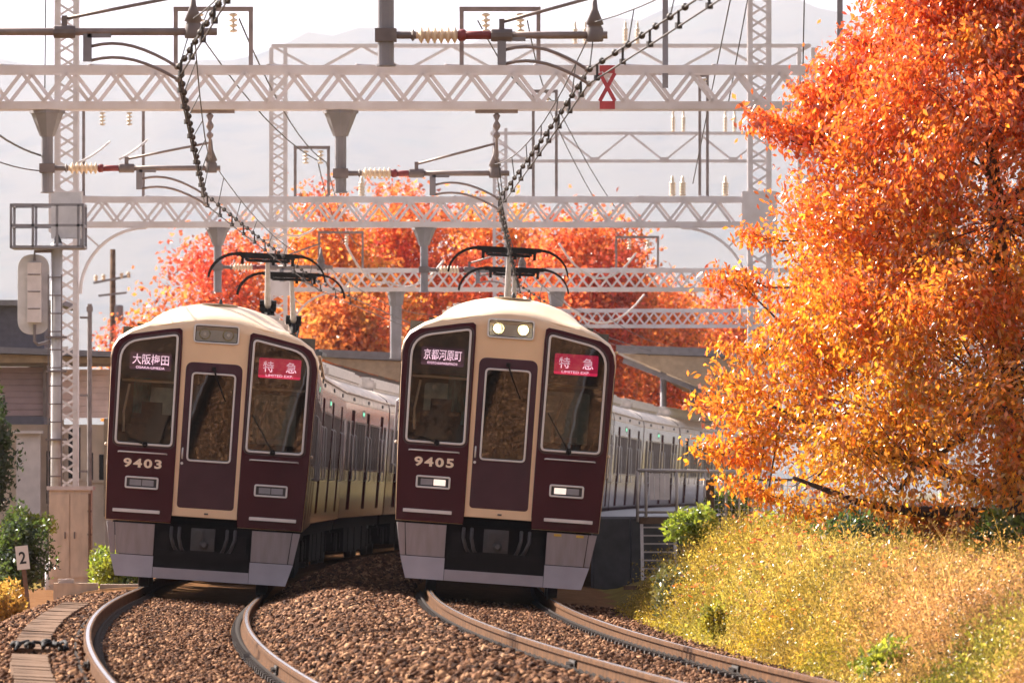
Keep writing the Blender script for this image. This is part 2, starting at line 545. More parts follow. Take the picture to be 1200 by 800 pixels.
def bank_z(o, d):
    A = float(np.interp(d, [58, 74, 85, 91, 97, 112], [.50, .66, .98, .96, .50, .30]))
    return -.36 + A * (sstep(1.65, 2.95, o) - .18 * sstep(3.0, 4.5, o)) + .12 * sstep(4.5, 9, o)


# ------------------------------------------------------------------ setting
def grid_obj(name, os_, ds, zf, m, xf=lambda o, d: ctr(d, 'B') + o, smooth=True):
    V = np.array([(xf(o, d), d, zf(o, d)) for d in ds for o in os_])
    n = len(os_)
    F = np.array([(j * n + i, j * n + i + 1, (j + 1) * n + i + 1, (j + 1) * n + i) for j in range(len(ds) - 1) for i in range(n - 1)])
    return inst(name, arr_mesh(name, V, F, m, smooth))


gs = MB()
gs.add([(-2600, -90, -.75), (2600, -90, -.75), (2600, 13900, -.75), (-2600, 13900, -.75)], [(0, 1, 2, 3)])
tag(gs.build('ground', M['field']), kind='structure')
DS = list(np.arange(20, 130, 2.0)) + list(np.arange(130, 335, 5.0))
OB = [-9, -7.5, -6.6, -6.2, -5.9, -5.6, -5.3, -5.0, -4.6, -4.25, -3.6, -3.0, -2.75, -2.45, -2.1, -1.9, -1.7, -1.5, -1.2, -.9, -.6, 0, .6, .95, 1.2, 1.5, 1.8, 2.1, 2.35]
tag(grid_obj('ballast_bed', OB, DS, bed_z, M['ballast']), kind='structure')
tag(grid_obj('grassy_bank', [1.6, 1.85, 2.1, 2.4, 2.8, 3.2, 3.7, 4.2, 4.8, 6, 8, 12, 20, 40], DS, lambda o, d: bank_z(o, d) + .06 * math.sin(o * 3 + d * .9), M['soil']), kind='structure')
tag(grid_obj('verge', [-70, -40, -20, -14, -11, -8.8], DS, lambda o, d: -.55 if o > -12 else -.35, M['soil']), kind='structure')

# far wooded hills
hx = np.linspace(-2400, 2400, 121)
prof_x = [-2000, -600, 0, 300, 420, 520, 700, 860, 1000, 1300, 3000]
prof_y = [430, 470, 492, 520, 537, 524, 556, 572, 566, 585, 520]
rows = [(8200, 0.0), (9000, .22), (10000, .5), (11100, .8), (12000, 1.0), (12900, .75)]
V = []
for (y, k) in rows:
    for x in hx:
        px = 600 + x * FPX / 12000.0
        h = np.interp(px, prof_x, prof_y) * 12000 / FPX
        h += 14 * math.sin(x * .011 + y * .004) * k + 6 * math.sin(x * .04 + y * .007) + 4 * math.sin(x * .09 + y * .013)
        V.append((x, y, -1.5 + h * k))
n = len(hx)
F = np.array([(j * n + i, j * n + i + 1, (j + 1) * n + i + 1, (j + 1) * n + i) for j in range(len(rows) - 1) for i in range(n - 1)])
tag(inst('hills', arr_mesh('hills', np.array(V), F, M['hill'], True)), kind='structure')

# hazy air
hz = MB(); hz.box((0, 6950, 418), (5400, 14100, 840))
haze = hz.build('haze', M['black'])
tag(haze, kind='stuff')
hm = bpy.data.materials.new('hazy air'); hm.use_nodes = True
hm.node_tree.nodes.clear()
ho = hm.node_tree.nodes.new('ShaderNodeOutputMaterial'); hv = hm.node_tree.nodes.new('ShaderNodeVolumePrincipled')
hv.inputs['Color'].default_value = (0.80, 0.84, 1.0, 1)
hv.inputs['Density'].default_value = 0.00004
hv.inputs['Anisotropy'].default_value = 0.3
hm.node_tree.links.new(hv.outputs[0], ho.inputs['Volume'])
haze.data.materials.clear(); haze.data.materials.append(hm)

# ------------------------------------------------------------------ ballast stones
def chunk():
    v = np.array([(x, y, z) for x in (-.62, .62) for y in (-.62, .62) for z in (-.62, .62)], float)
    f = np.array([(0, 1, 3), (0, 3, 2), (4, 6, 7), (4, 7, 5), (0, 4, 5), (0, 5, 1), (2, 3, 7), (2, 7, 6), (0, 2, 6), (0, 6, 4), (1, 5, 7), (1, 7, 3)])
    return v, f


def rand_rot(n):
    q = rng.normal(size=(n, 4)); q /= np.linalg.norm(q, axis=1, keepdims=True)
    w, x, y, z = q.T
    return np.stack([np.stack([1 - 2 * (y * y + z * z), 2 * (x * y - z * w), 2 * (x * z + y * w)], -1),
                     np.stack([2 * (x * y + z * w), 1 - 2 * (x * x + z * z), 2 * (y * z - x * w)], -1),
                     np.stack([2 * (x * z - y * w), 2 * (y * z + x * w), 1 - 2 * (x * x + y * y)], -1)], 1)


def stones(zones):
    P = []; S = []
    for (o0, o1, d0, d1, dens, s0, s1, lift) in zones:
        n = int((o1 - o0) * (d1 - d0) * dens)
        o = rng.uniform(o0, o1, n); d = rng.uniform(d0, d1, n)
        x = np.interp(d, _dd, _xx) + o
        z = np.array([bed_z(a, b) for a, b in zip(o, d)]) + rng.uniform(-.015, lift, n)
        P.append(np.stack([x, d, z], 1)); S.append(rng.uniform(s0, s1, n))
    P = np.concatenate(P); S = np.concatenate(S); n = len(P)
    v, f = chunk()
    VV = v[None] * (1 + rng.uniform(-.45, .35, (n, 8, 3))) * (S[:, None, None] * rng.uniform(.6, 1.15, (n, 1, 3)))
    VV = np.einsum('nij,nkj->nki', rand_rot(n), VV) + P[:, None]
    FF = f[None] + (np.arange(n) * 8)[:, None, None]
    return arr_mesh('ballast_stones', VV.reshape(-1, 3), FF.reshape(-1, 3), M['stone'])


st = inst('ballast_stones', stones([
    (-6.3, -4.42, 47, 100, 220, .019, .040, .03),
    (-4.25, -3.05, 47, 98, 270, .015, .034, .02),
    (-2.8, -.95, 43, 108, 340, .016, .045, .05),
    (-.6, .6, 47, 98, 230, .014, .034, .015),
    (-2.8, -.95, 108, 150, 70, .03, .06, .04),
    (.85, 2.1, 48, 100, 270, .017, .040, .03)]))
tag(st, kind='stuff')

# ------------------------------------------------------------------ tracks
RAIL = [(-.0625, -.15), (.0625, -.15), (.0625, -.138), (.012, -.122), (.010, -.045), (.034, -.036), (.034, -.008), (.027, -.0012), (.012, 0), (-.016, 0), (-.027, -.0012), (-.034, -.008), (-.034, -.036), (-.010, -.045), (-.012, -.122), (-.0625, -.138)]


def make_track(track, label):
    root = thing('railway_track', label, 'railway track', (0, 0, 0), group='pair of curving tracks')
    ds = list(np.arange(30, 120, 1.5)) + list(np.arange(120, 330, 5.0))
    for sx in (-1, 1):
        mb = MB(); k = len(RAIL); vs = []; fs = []; mi = []
        for d in ds:
            for (x, z) in RAIL: vs.append(track_pt(d, track, sx * .751 + x, z))
        for i in range(len(ds) - 1):
            for j in range(k):
                j2 = (j + 1) % k
                fs.append((i * k + j, i * k + j2, (i + 1) * k + j2, (i + 1) * k + j))
                mi.append(1 if RAIL[j][1] > -.0005 and RAIL[j2][1] > -.0005 else 0)
        mb.add(vs, fs); mb.mi = mi
        o = mb.build('rail', [M['rust'], M['steel']], root)
    sl = MB(); sl.box((0, 0, -.272), (2.4, .24, .16)); sm = sl.mesh('sleeper', M['sleeper'])
    fb = MB()
    for s in (-1, 1):
        fb.box((s * .1, 0, -.135), (.07, .12, .05)); fb.tube([(s * .06, -.05, -.12), (s * .1, 0, -.09), (s * .06, .05, -.12)], .012, 5)
    fb.box((0, 0, -.148), (.30, .16, .012))
    fm = fb.mesh('rail_fastener', M['clip'])
    d = 44.0
    while d < 118:
        p = track_pt(d, track, 0, 0); rot = (0, cant(d), -math.atan(head(d, track)))
        inst('sleeper', sm, root, p, rot)
        if d < 100:
            for sx in (-1, 1): inst('rail_fastener', fm, root, track_pt(d, track, sx * .751, 0), rot)
        d += 0.62
    # fishplate joint with bond on each rail
    for sx, dj in ((-1, 57.5), (1, 60.5)):
        mb = MB()
        for s in (-1, 1):
            mb.box((s * .022, 0, -.085), (.02, .56, .07))
            for q in (-.2, -.08, .08, .2): mb.lathe([(.018, 0), (.018, .03)], (s * .03, q, -.085), 6, (s, 0, 0))
        mb.build('rail_joint', M['clip'], root, loc=track_pt(dj, track, sx * .751, 0), rot=(0, cant(dj), -math.atan(head(dj, track))))
    return root


make_track('A', 'left track of rusty rails curving under the train numbered 9403')
make_track('B', 'right track of rusty rails beside the grassy bank, under the train numbered 9405')


def trough(label, track, off, zoff, d0, d1):
    root = thing('cable_trough', label, 'cable trough', (0, 0, 0), group='concrete cable troughs beside the rails')
    b = MB(); b.box((0, 0, 0), (.28, .492, .10)); lm = b.mesh('trough_lid', M['concrete'])
    d = d0
    while d < d1:
        p = track_pt(d, track, off, 0)
        p.z = bed_z(p.x - ctr(d, 'B'), d) + zoff + random.uniform(-.005, .004)
        inst('trough_lid', lm, root, p, (random.uniform(-.008, .008), cant(d) * .6 + random.uniform(-.015, .015), -math.atan(head(d, track)) + random.uniform(-.015, .015)), (random.uniform(.96, 1.05), 1, 1)) if not (track == 'A' and 60.3 < d < 62.4) else None
        d += .5
    return root


trough('row of pale concrete trough lids left of the left track', 'A', -1.22, .03, 50, 88)
trough('half buried row of concrete trough lids between the two tracks beside the right track', 'B', -1.22, .0, 60, 92)

cj = thing('cable_loop', 'tangle of black trackside cable lying beside the outer left rail', 'cable', track_pt(62, 'A', -1.0, -.1))
cj.scale = (.55, .7, .55)
for k in range(4):
    mb = MB()
    pts = [(-.55 + .2 * k + .12 * math.cos(t * .9 + k) * t / 6, -.6 + t * .22, .04 + .10 * abs(math.sin(t * .8 + k * 1.3))) for t in range(7)]
    mb.tube(pts, .028, 6); mb.ball(pts[3], .075, 8, 5, (1.2, 1, .8)); mb.build('cable', M['black'], cj, True)

# ------------------------------------------------------------------ trains
CARL, PITCH = 18.9, 19.35


def half_w(z): return float(np.interp(z, [.5, .84, 1.7, 2.6, 2.9], [1.20, 1.235, 1.275, 1.30, 1.305]))


SHX = [-1.305, -1.285, -1.22, -1.05, -.82, -.45, 0, .45, .82, 1.05, 1.22, 1.285, 1.305]
SHZ = [2.90, 3.02, 3.135, 3.25, 3.33, 3.385, 3.40, 3.385, 3.33, 3.25, 3.135, 3.02, 2.90]


def sh(x): return float(np.interp(x, SHX, SHZ))


DOORS = [(2.55, 3.85), (8.8, 10.1), (15.05, 16.35)]
WINS = [(1.0, 2.1), (4.3, 5.2), (5.35, 6.25), (6.4, 7.3), (7.45, 8.35), (10.55, 11.45), (11.6, 12.5), (12.65, 13.55), (13.7, 14.6), (16.8, 17.9)]


def body_mesh(y0):
    ys = [(y0, '')]
    for a, b, k in sorted([(a, b, 'd') for a, b in DOORS] + [(a, b, 'w') for a, b in WINS]):
        ys += [(a, ''), (a + .006, k), (b - .006, k), (b, '')]
    ys += [(CARL, '')]
    zs = [(.84, ''), (.98, ''), (.986, 'd'), (1.69, 'd'), (1.696, 'dw'), (2.56, 'dw'), (2.566, 'd'), (2.76, 'd'), (2.766, ''), (2.88, '')]
    mb = MB()
    for s in (1, -1):
        vs = []
        for y, k in ys:
            for z, kk in zs:
                ins = (.055 if k == 'd' else .03) if k and k in kk else 0
                vs.append((s * (half_w(z) - ins), y, z))
        n = len(zs)
        mb.add(vs, [(j * n + i, (j + 1) * n + i, (j + 1) * n + i + 1, j * n + i + 1) for j in range(len(ys) - 1) for i in range(n - 1) if not (y0 > .03 and 1.0 < ys[j][0] < 2.05 and ys[j][1] == 'w' and zs[i][1] == 'dw' and zs[i + 1][1] == 'dw')])
    end = [(half_w(z), z) for z, _ in zs] + [(x, sh(x) - .02) for x in SHX[::-1]] + [(-half_w(z), z) for z, _ in zs[::-1]]
    mb.add([(x, CARL, z) for x, z in end], [tuple(range(len(end)))])
    if y0 < .03: mb.add([(x, y0, z) for x, z in end], [tuple(range(len(end)))])
    mb.add([(-1.23, y0, .84), (1.23, y0, .84), (1.23, CARL, .84), (-1.23, CARL, .84)], [(0, 1, 2, 3)])
    return mb.mesh('body', M['maroon'], recalc=False)


def dome(x):
    t = abs(x) / .86
    return (1 - t * t) ** .62 if t < 1 else 0.0


def roof_mesh(lead):
    xs = sorted(set(SHX + [-.845, -.78, -.7, -.6, -.3, -.15, .15, .3, .6, .7, .78, .845]))
    ys = [-1, 0, .02, .05, .09, .15, .25, .4, .6, .85, 1.1, 1.4, 1.8, 2.3, 2.8, 3.0, 3.1, 3.2, 6, 10, 14, CARL] if lead else [0, .05, .15, 6, 12, CARL - .15, CARL]
    vs = []
    for y in ys:
        for x in xs:
            z = sh(x)
            lip = y < 0
            if lip: y = 0
            if lead:
                r = 1 - min(1, y / .15)
                if abs(x) >= .86: z -= .05 * r * r
                up = 3.335 + .31 * dome(x)
                if abs(x) < .86:
                    low = 3.335 + .125 * max(0, 1 - (abs(x) / .62) ** 2)
                    k = sstep(-.25, 1.15, y) if y > 0 else 0
                    k = (k - sstep(-.25, 1.15, 0)) / (1 - sstep(-.25, 1.15, 0)) if y > 0 else 0
                    ztop = lerp(max(low, sh(x) - .06), max(up, z), k)
                    z = lerp(ztop, z, sstep(2.95, 3.15, y)) - .055 * r * r
            if lip: vs.append((x * .995, .025, z - .13)); y = -1; continue
            vs.append((x, y, z))
        # gutter lip down to the body
    n = len(xs)
    mb = MB()
    mb.add(vs, [(j * n + i, j * n + i + 1, (j + 1) * n + i + 1, (j + 1) * n + i) for j in range(len(ys) - 1) for i in range(n - 1)])
    for s in (1, -1):
        mb.add([(s * 1.30, 0, 2.86), (s * 1.305, 0, 2.90), (s * 1.305, CARL, 2.90), (s * 1.30, CARL, 2.86)], [(0, 1, 2, 3)])
        mb.box((s * 1.305, CARL / 2 + .1, 3.05), (.03, CARL - .3, .025))
    return mb.mesh('roof', M['ivory'] if lead else M['ivory_side'], smooth=True)


BODY_LEAD = body_mesh(.06); BODY_CAR = body_mesh(0.0)
ROOF_LEAD = roof_mesh(True); ROOF_CAR = roof_mesh(False)


def side_quad(mb, s, y0, y1, z0, z1, off, t):
    """slab hugging the side wall"""
    P = []
    for y in (y0, y1):
        for z in (z0, z1):
            for o in (off, off - t): P.append((s * (half_w(z) + o), y, z))
    return mb.add(P, [(0, 4, 6, 2), (1, 3, 7, 5), (0, 2, 3, 1), (4, 5, 7, 6), (0, 1, 5, 4), (2, 6, 7, 3)])


def side_frame(mb, s, y0, y1, z0, z1, w, off, t):
    side_quad(mb, s, y0, y0 + w, z0, z1, off, t); side_quad(mb, s, y1 - w, y1, z0, z1, off, t)
    side_quad(mb, s, y0 + w, y1 - w, z0, z0 + w, off, t); side_quad(mb, s, y0 + w, y1 - w, z1 - w, z1, off, t)
    return mb


SM = {}
for s in (1, -1):
    for w in ('d', 'w', 'e'):
        pass
    SM['dl', s] = side_quad(MB(), s, .015, .64, .99, 2.755, -.035, .018).mesh('door_leaf', M['maroon'])
    SM['dg', s] = side_quad(MB(), s, .13, .53, 1.70, 2.55, -.030, .006).mesh('door_window', M['sideglass'])
    SM['df', s] = side_frame(MB(), s, .105, .555, 1.675, 2.575, .025, -.024, .012).mesh('door_window_frame', M['sideframe'])
    SM['wg', s] = side_quad(MB(), s, .02, .88, 1.70, 2.555, -.014, .006).mesh('window', M['sideglass'])
    SM['wgc', s] = side_quad(MB(), s, .02, .88, 1.70, 2.555, -.014, .006).mesh('window', M['glass'])
    SM['wf', s] = side_frame(MB(), s, .0, .90, 1.68, 2.575, .035, .008, .04).mesh('window_frame', M['sideframe'])
    SM['hr', s] = MB().tube([(s * 1.30, 0, 1.5), (s * 1.335, 0, 1.53), (s * 1.335, 0, 2.3), (s * 1.30, 0, 2.33)], .012, 5).mesh('hand_rail', M['silver'])
    SM['led', s] = side_quad(MB(), s, 0, 1.0, 2.66, 2.80, .004, .01).mesh('side_display', M['band'])
    SM['ledt', s] = side_quad(MB(), s, .1, .8, 2.70, 2.76, .007, .01).mesh('side_display_text', M['led_green'])
    SM['vent', s] = side_quad(MB(), s, 0, .5, 2.93, 2.99, .012, .02).mesh('side_vent', M['dark'])
wheel_m = MB().lathe([(.43, -.065), (.46, -.06), (.43, -.03), (.425, .06), (.18, .065)], n=20, axis=(1, 0, 0)).mesh('wheel', M['dark'], True)
bg = MB()
for s in (-1, 1):
    bg.box((s * .98, 0, .48), (.14, 2.9, .16)); bg.box((s * .98, 0, .38), (.2, .7, .3))
    for q in (-1.05, 1.05): bg.box((s * 1.0, q, .42), (.18, .3, .3))
bg.box((0, 0, .5), (1.9, .4, .2))
bogie_m = bg.mesh('bogie_frame', M['black'])
uf = MB(); uf.box((0, CARL / 2, .74), (2.30, CARL - .6, .18))
for q, w in ((5.2, 1.6), (7.4, 2.2), (10.2, 2.6), (12.9, 1.6)):
    for s in (-1, 1): uf.box((s * .78, q, .46), (.72, w, .50))
under_m = uf.mesh('underframe', M['black'])
ac = MB(); ac.box((0, 0, 0), (1.7, 13.6, .22)); ac.box((0, 0, .14), (1.45, 13.0, .06))
bm = bmesh.new(); _m = ac.mesh('roof_unit', M['roofgrey']); bm.from_mesh(_m); bmesh.ops.bevel(bm, geom=bm.edges[:], offset=.05, segments=2, affect='EDGES'); bm.to_mesh(_m); bm.free()
unit_m = _m


def add_sides(root, skip_first, with_units, lead):
    for s in (1, -1):
        for (a, b) in DOORS:
            d = inst('side_door', SM['dl', s], root, (0, a, 0))
            inst('door_window', SM['dg', s], d); inst('door_window_frame', SM['df', s], d)
            d2 = inst('side_door', SM['dl', s], root, (0, a + .645, 0))
            inst('door_window', SM['dg', s], d2); inst('door_window_frame', SM['df', s], d2)
            for q in (a - .1, b + .1): inst('hand_rail', SM['hr', s], root, (0, q, 0))
        for (a, b) in WINS:
            f = inst('window_frame', SM['wf', s], root, (0, a + (0 if b - a < 1 else .1), 0)); inst('window', SM['wgc', s] if (lead and a < 1.5) else SM['wg', s], f)
        p = inst('side_display', SM['led', s], root, (0, 6.9, 0)); inst('side_display_text', SM['ledt', s], p)
        for q in (3.0, 9.2, 15.4): inst('side_vent', SM['vent', s], root, (0, q, 0))
    inst('underframe', under_m, root)
    for q in (3.0, CARL - 3.0):
        bo = inst('bogie', bogie_m, root, (0, q, 0))
        for w in (-1.05, 1.05):
            for s in (-1, 1): inst('wheel', wheel_m, bo, (s * .75, w, .43))
    for q in with_units: inst('roof_unit', unit_m, root, (0, q, 3.45))


def pantograph(root, y):
    """single-arm pantograph as one part with its collector, arm and insulators as sub-parts"""
    b = MB(); b.box((0, 0, 3.78), (1.3, 1.5, .06))
    for s in (-1, 1): b.bar((s * .55, -.7, 3.83), (s * .55, .7, 3.83), .06)
    pb = b.build('pantograph', M['dark'], root, loc=(0, y, 0))
    ins = MB()
    for sx in (-.5, .5):
        for sy in (-.6, .6): ins.lathe([(.05, 3.5), (.09, 3.54), (.05, 3.58), (.09, 3.62), (.05, 3.66), (.09, 3.70), (.05, 3.76)], (sx, sy, 0), 10)
    ins.build('roof_insulator', M['porcelain'], pb, True)
    lo = MB(); lo.tube([(0, .5, 3.86), (0, 1.25, 4.35)], .055, 8); lo.tube([(.1, .3, 3.86), (.1, 1.15, 4.28)], .02, 6)
    lo.box((0, .45, 3.92), (.30, .35, .22)); lo.build('lower_arm', M['black'], pb)
    up = MB(); up.tube([(0, 1.25, 4.35), (0, .75, 4.66), (0, 0.05, 5.12)], [.06, .05, .035], 8); up.build('upper_arm', M['roofgrey'], pb, True)
    kn = MB(); kn.box((0, 1.25, 4.33), (.22, .2, .3)); kn.lathe([(.10, -.14), (.10, .14)], (0, 1.25, 4.4), 10, (1, 0, 0)); kn.build('arm_joint', M['black'], pb)
    co = MB()
    for q in (-.2, .2):
        co.box((0, q, 5.215), (1.05, .05, .06)); co.box((0, q, 5.17), (.9, .04, .03))
        for s in (-1, 1):
            pts = [(s * (.5 + .48 * math.sin(a)), q, 5.22 - .46 * (1 - math.cos(a * .98))) for a in np.linspace(0, 1.5, 9)]
            co.tube(pts, [.022 - .0010 * i for i in range(9)], 6)
    for s in (-.35, .35): co.box((s, 0, 5.14), (.05, .45, .05))
    co.tube([(-.35, 0, 5.12), (.35, 0, 5.12)], .03, 6)
    for s in (-.42, .42, .1): co.box((s, 0, 5.10), (.05, .08, .10))
    co.build('collector', M['black'], pb)


def tilt(o, ztop, y0, ang=3.6):
    """lean a pane back at its foot"""
    t = math.tan(R(ang))
    for v in o.data.vertices: v.co.y += y0 + (ztop - v.co.z) * t
    return o


def lead_car(number, dest, romaji, lit, root):
    inst('body', BODY_LEAD, root); roof = inst('roof', ROOF_LEAD, root)
    MIR = lambda P: [(-x, z) for x, z in P]
    # outlines (metres, from the centre line and the rail plane)
    wl = rpoly([(-1.185, 1.79), (-.455, 1.79), (-.468, 3.215), (-1.195, 3.075)], [.07, .07, .06, .30], 6)
    wr = rpoly(MIR([(-1.185, 1.79), (-.455, 1.79), (-.468, 3.215), (-1.195, 3.075)]), [.07, .07, .06, .30], 6)
    door_o = rpoly([(-.355, 1.045), (.36, 1.045), (.36, 2.875), (-.355, 2.875)], [.05, .05, .10, .10], 5)
    dw = rpoly([(-.275, 1.63), (.285, 1.63), (.285, 2.75), (-.275, 2.75)], .06, 5)
    hl = rpoly([(-.285, 3.115), (.29, 3.115), (.29, 3.355), (-.285, 3.355)], .05, 4)
    full = [(-1.235, .84), (1.235, .84), (1.27, 1.7), (1.292, 2.6), (1.295, 2.9)] + [(x * .99, sh(x) - .035) for x in SHX[::-1] if abs(x) > .5 and abs(x) < 1.3] \
        + [(.42, 3.385), (.2, 3.445), (0, 3.462), (-.2, 3.445), (-.42, 3.385)] + [(x * .99, sh(x) - .035) for x in SHX if x < -.5 and x > -1.3] + [(-1.295, 2.9), (-1.292, 2.6), (-1.27, 1.7)]
    # ordering: right side goes from outer to inner, left side from inner to outer
    right = sorted([p for p in full if p[1] > 2.95 and p[0] > .5], key=lambda p: -p[0])
    left = sorted([p for p in full if p[1] > 2.95 and p[0] < -.5], key=lambda p: -p[0])
    mid = [(.42, 3.375), (.2, 3.415), (0, 3.425), (-.2, 3.415), (-.42, 3.375)]
    full = [(-.42, .84), (-.42, .935), (.42, .935), (.42, .84), (1.235, .84), (1.27, 1.7), (1.292, 2.6), (1.295, 2.9)] + right + mid + left + [(-1.295, 2.9), (-1.292, 2.6), (-1.27, 1.7), (-1.235, .84)]
    fp = plate('front_panel', [full, grow(wl, -.02), grow(wr, -.02), grow(door_o, -.02), grow(hl, -.03)], .045, .05, M['cream'], root, .012)
    # maroon masks
    for s, w in ((-1, wl), (1, wr)):
        P = [(-1.228, .845), (-1.264, 1.7), (-1.286, 2.6), (-1.288, 2.88), (-1.262, 3.01), (-1.20, 3.105), (-1.10, 3.165), (-.62, 3.262), (-.46, 3.285), (-.425, 3.26), (-.415, 3.1), (-.405, 1.0), (-.415, .845)]
        if s > 0: P = MIR(P)
        mk = plate('front_mask', [P, grow(w, .004)], .008, .03, M['maroon'], root, .008)
        fr = plate('windscreen_frame', [w, grow(w, -.027)], -.008, .03, M['silver'], root, .006)
        plate('rim_seal', [grow(w, .030), grow(w, .002)], -.006, .014, M['maroon_rim'], fr, .003)
        tilt(plate('windscreen', [grow(w, -.024)], .0, .006, M['doorglass'] if s > 0 else M['glass'], fr, 0), 3.15, .012)
        # handrail, step, marker lamp
        mb = MB()
        mb.tube([(s * 1.13, .0, 1.695), (s * 1.12, -.045, 1.70), (s * .53, -.045, 1.70), (s * .52, .0, 1.695)], .010, 6)
        mb.build('front_hand_rail', M['silver'], root, True)
        plate('front_step', [rpoly([(s * .56, .945), (s * 1.15, .945), (s * 1.15, .988), (s * .56, .988)], .008, 3)], -.03, .05, M['silver'], root, .004)
        c = s * .81
        mo = rpoly([(c - .21, 1.245), (c + .21, 1.245), (c + .21, 1.40), (c - .21, 1.40)], .03, 4)
        ml = plate('marker_lamp', [mo, grow(mo, -.024)], -.014, .034, M['silver'], root, .006)
        plate('lamp_housing', [grow(mo, -.02)], -.008, .012, M['band'], ml, 0)
        for q in (-1, 1):
            a = c + q * .078
            plate('lamp_lens', [rpoly([(a - .073, 1.286), (a + .073, 1.286), (a + .073, 1.36), (a - .073, 1.36)], .006, 2)], -.016, .008,
                  M['lens_lit'] if (lit and q == -s) else M['lens_grey'], ml, 0)
        # skirt: upper plate, lower plate, outer flap
        S = 1 if s > 0 else -1
        sk = [(S * .61, .815), (S * 1.11, .815), (S * 1.075, .425), (S * .61, .425)]
        sp = plate('skirt_plate', [sk], .03, .03, M['skirt'], root, .005)
        plate('skirt_flap', [[(S * 1.118, .815), (S * 1.215, .815), (S * 1.15, .425), (S * 1.083, .425)]], .034, .03, M['skirt'], sp, .005)
        mb = MB()
        mb.add([(S * .605, .0, .418), (S * 1.148, .0, .418), (S * 1.068, -.055, .148), (S * .605, -.055, .148),
                (S * .605, .03, .418), (S * 1.148, .03, .418), (S * 1.068, -.02, .148), (S * .605, -.02, .148)],
               [(0, 1, 2, 3), (4, 7, 6, 5), (0, 4, 5, 1), (1, 5, 6, 2), (2, 6, 7, 3), (3, 7, 4, 0)])
        mb.build('skirt_foot', M['skirt_skylit'], root)
        if lit and s > 0:
            for q in (.74, 1.01): MB().box((q, .01, .79), (.09, .012, .03)).build('yellow_mark', M['yellow'], sp)
        # wiper at the foot of the windscreen
        mb = MB(); mb.ball((s * .80, -.03, 1.80), .035, 8, 5)
        x2 = s * .80 - (.28 if s > 0 else .05)
        mb.bar((s * .80, -.035, 1.80), (x2 if s > 0 else s * 1.02, -.035, 2.25 if s > 0 else 1.86), .016, .012)
        mb.build('wiper', M['black'], root)
    mb = MB()
    mb.box((0, -.02, .215), (1.20, .03, .135)); mb.build('skirt_bar', M['skirt_skylit'], root)
    # coupler bay
    mb = MB(); mb.box((0, .5, .55), (1.9, .05, .8)); mb.box((0, .02, .475), (1.14, .06, .07)); mb.box((0, .1, .36), (1.2, .05, .16))
    for s in (-.48, .48): mb.box((s, .06, .60), (.12, .08, .26))
    bay = mb.build('coupler_bay', M['black'], root)
    mb = MB(); mb.box((0, .1, .66), (.30, .25, .28)); mb.box((-.05, -.06, .68), (.10, .10, .20)); mb.box((.09, -.03, .62), (.10, .14, .12)); mb.lathe([(.05, -.14), (.05, 0)], (-.05, -.05, .72), 10, (0, 1, 0))
    mb.lathe([(.03, -.16), (.06, -.1), (.06, 0)], (.02, -.02, .60), 10, (0, 1, 0))
    mb.build('coupler', M['dark'], root)
    for q in (-.40, -.3, .3, .40):
        mb = MB(); mb.tube([(q, .05, .8), (q, -.03, .68), (q * .9, -.02, .56), (q * .8, .05, .5)], .022, 6); mb.build('air_hose', M['dark'], bay, True)
    # centre door
    dr = plate('front_door', [door_o, grow(dw, -.02)], .03, .03, M['door'], root, .008)
    plate('door_window_frame', [dw, grow(dw, -.024)], .008, .03, M['silver'], dr, .006)
    tilt(plate('door_window', [grow(dw, -.020)], .0, .006, M['doorglass'], dr, 0), 2.75, .016)
    MB().tube([(-.325, .0, 1.66), (-.325, -.03, 1.67), (-.325, -.03, 1.78), (-.325, .0, 1.79)], .010, 6).build('door_handle', M['silver'], dr, True)
    MB().lathe([(.018, 0), (.018, .03)], (-.325, .0, 1.60), 8, (0, -1, 0)).build('door_lock', M['silver'], dr)
    mb = MB(); mb.bar((0, -.02, 2.80), (.05, -.025, 2.66), .022, .02); mb.bar((.05, -.025, 2.66), (.17, -.02, 2.40), .014, .014); mb.box((0, -.01, 2.80), (.05, .03, .05))
    mb.build('wiper', M['black'], root)
    MB().box((.02, .0, .985), (.05, .012, .02)).build('door_sill_catch', M['dark'], root)
    # headlamps
    hu = plate('headlamp_unit', [hl, grow(hl, -.022)], .012, .035, M['silver'], root, .006)
    plate('lamp_housing', [grow(hl, -.018)], .028, .01, M['lamp_back'], hu, 0)
    plate('lamp_gasket', [grow(hl, -.018), grow(hl, -.030)], .008, .012, M['band'], hu, 0)
    for q in (-.145, .15):
        mb = MB(); mb.lathe([(.03, .05), (.068, .0), (.075, -.004), (.06, .004), (.02, .046)], (q, .016, 3.235), 16, (0, 1, 0))
        lm = mb.build('headlamp', M['lamp_off'], hu, True)
        b2 = MB(); b2.lathe([(.030 if lit else .022, -.012), (.02, -.022)], (q - (.03 if lit and q < 0 else -.02 * lit), .018, 3.235), 14, (0, 1, 0)); b2.build('lamp_bulb', M['lamp_on'] if lit else M['lamp_back'], hu)
    plate('lamp_cover', [grow(hl, -.026)], -.002, .004, M['clear'], hu, 0)
    # roof hatch
    mb = MB()
    rows = []
    for k in range(20):
        a = 2 * math.pi * k / 20; rows.append((.225 * math.cos(a), .98 + .22 * math.sin(a)))
    zr = lambda x, y: 3.335 + .305 * dome(x) - .09 * (1 - (sstep(-.25, 1.15, y)))
    mb.add([(x, y, zr(x, y) + .012) for x, y in rows] + [(x, y, zr(x, y) - .05) for x, y in rows], [tuple(range(20))] + [(k, (k + 1) % 20, 20 + (k + 1) % 20, 20 + k) for k in range(20)])
    hatch = mb.build('roof_hatch', M['tan'], root)
    MB().lathe([(.025, 0), (.02, .05), (.006, .08)], (.01, .98, 3.63), 8).build('roof_finial', M['dark'], hatch)
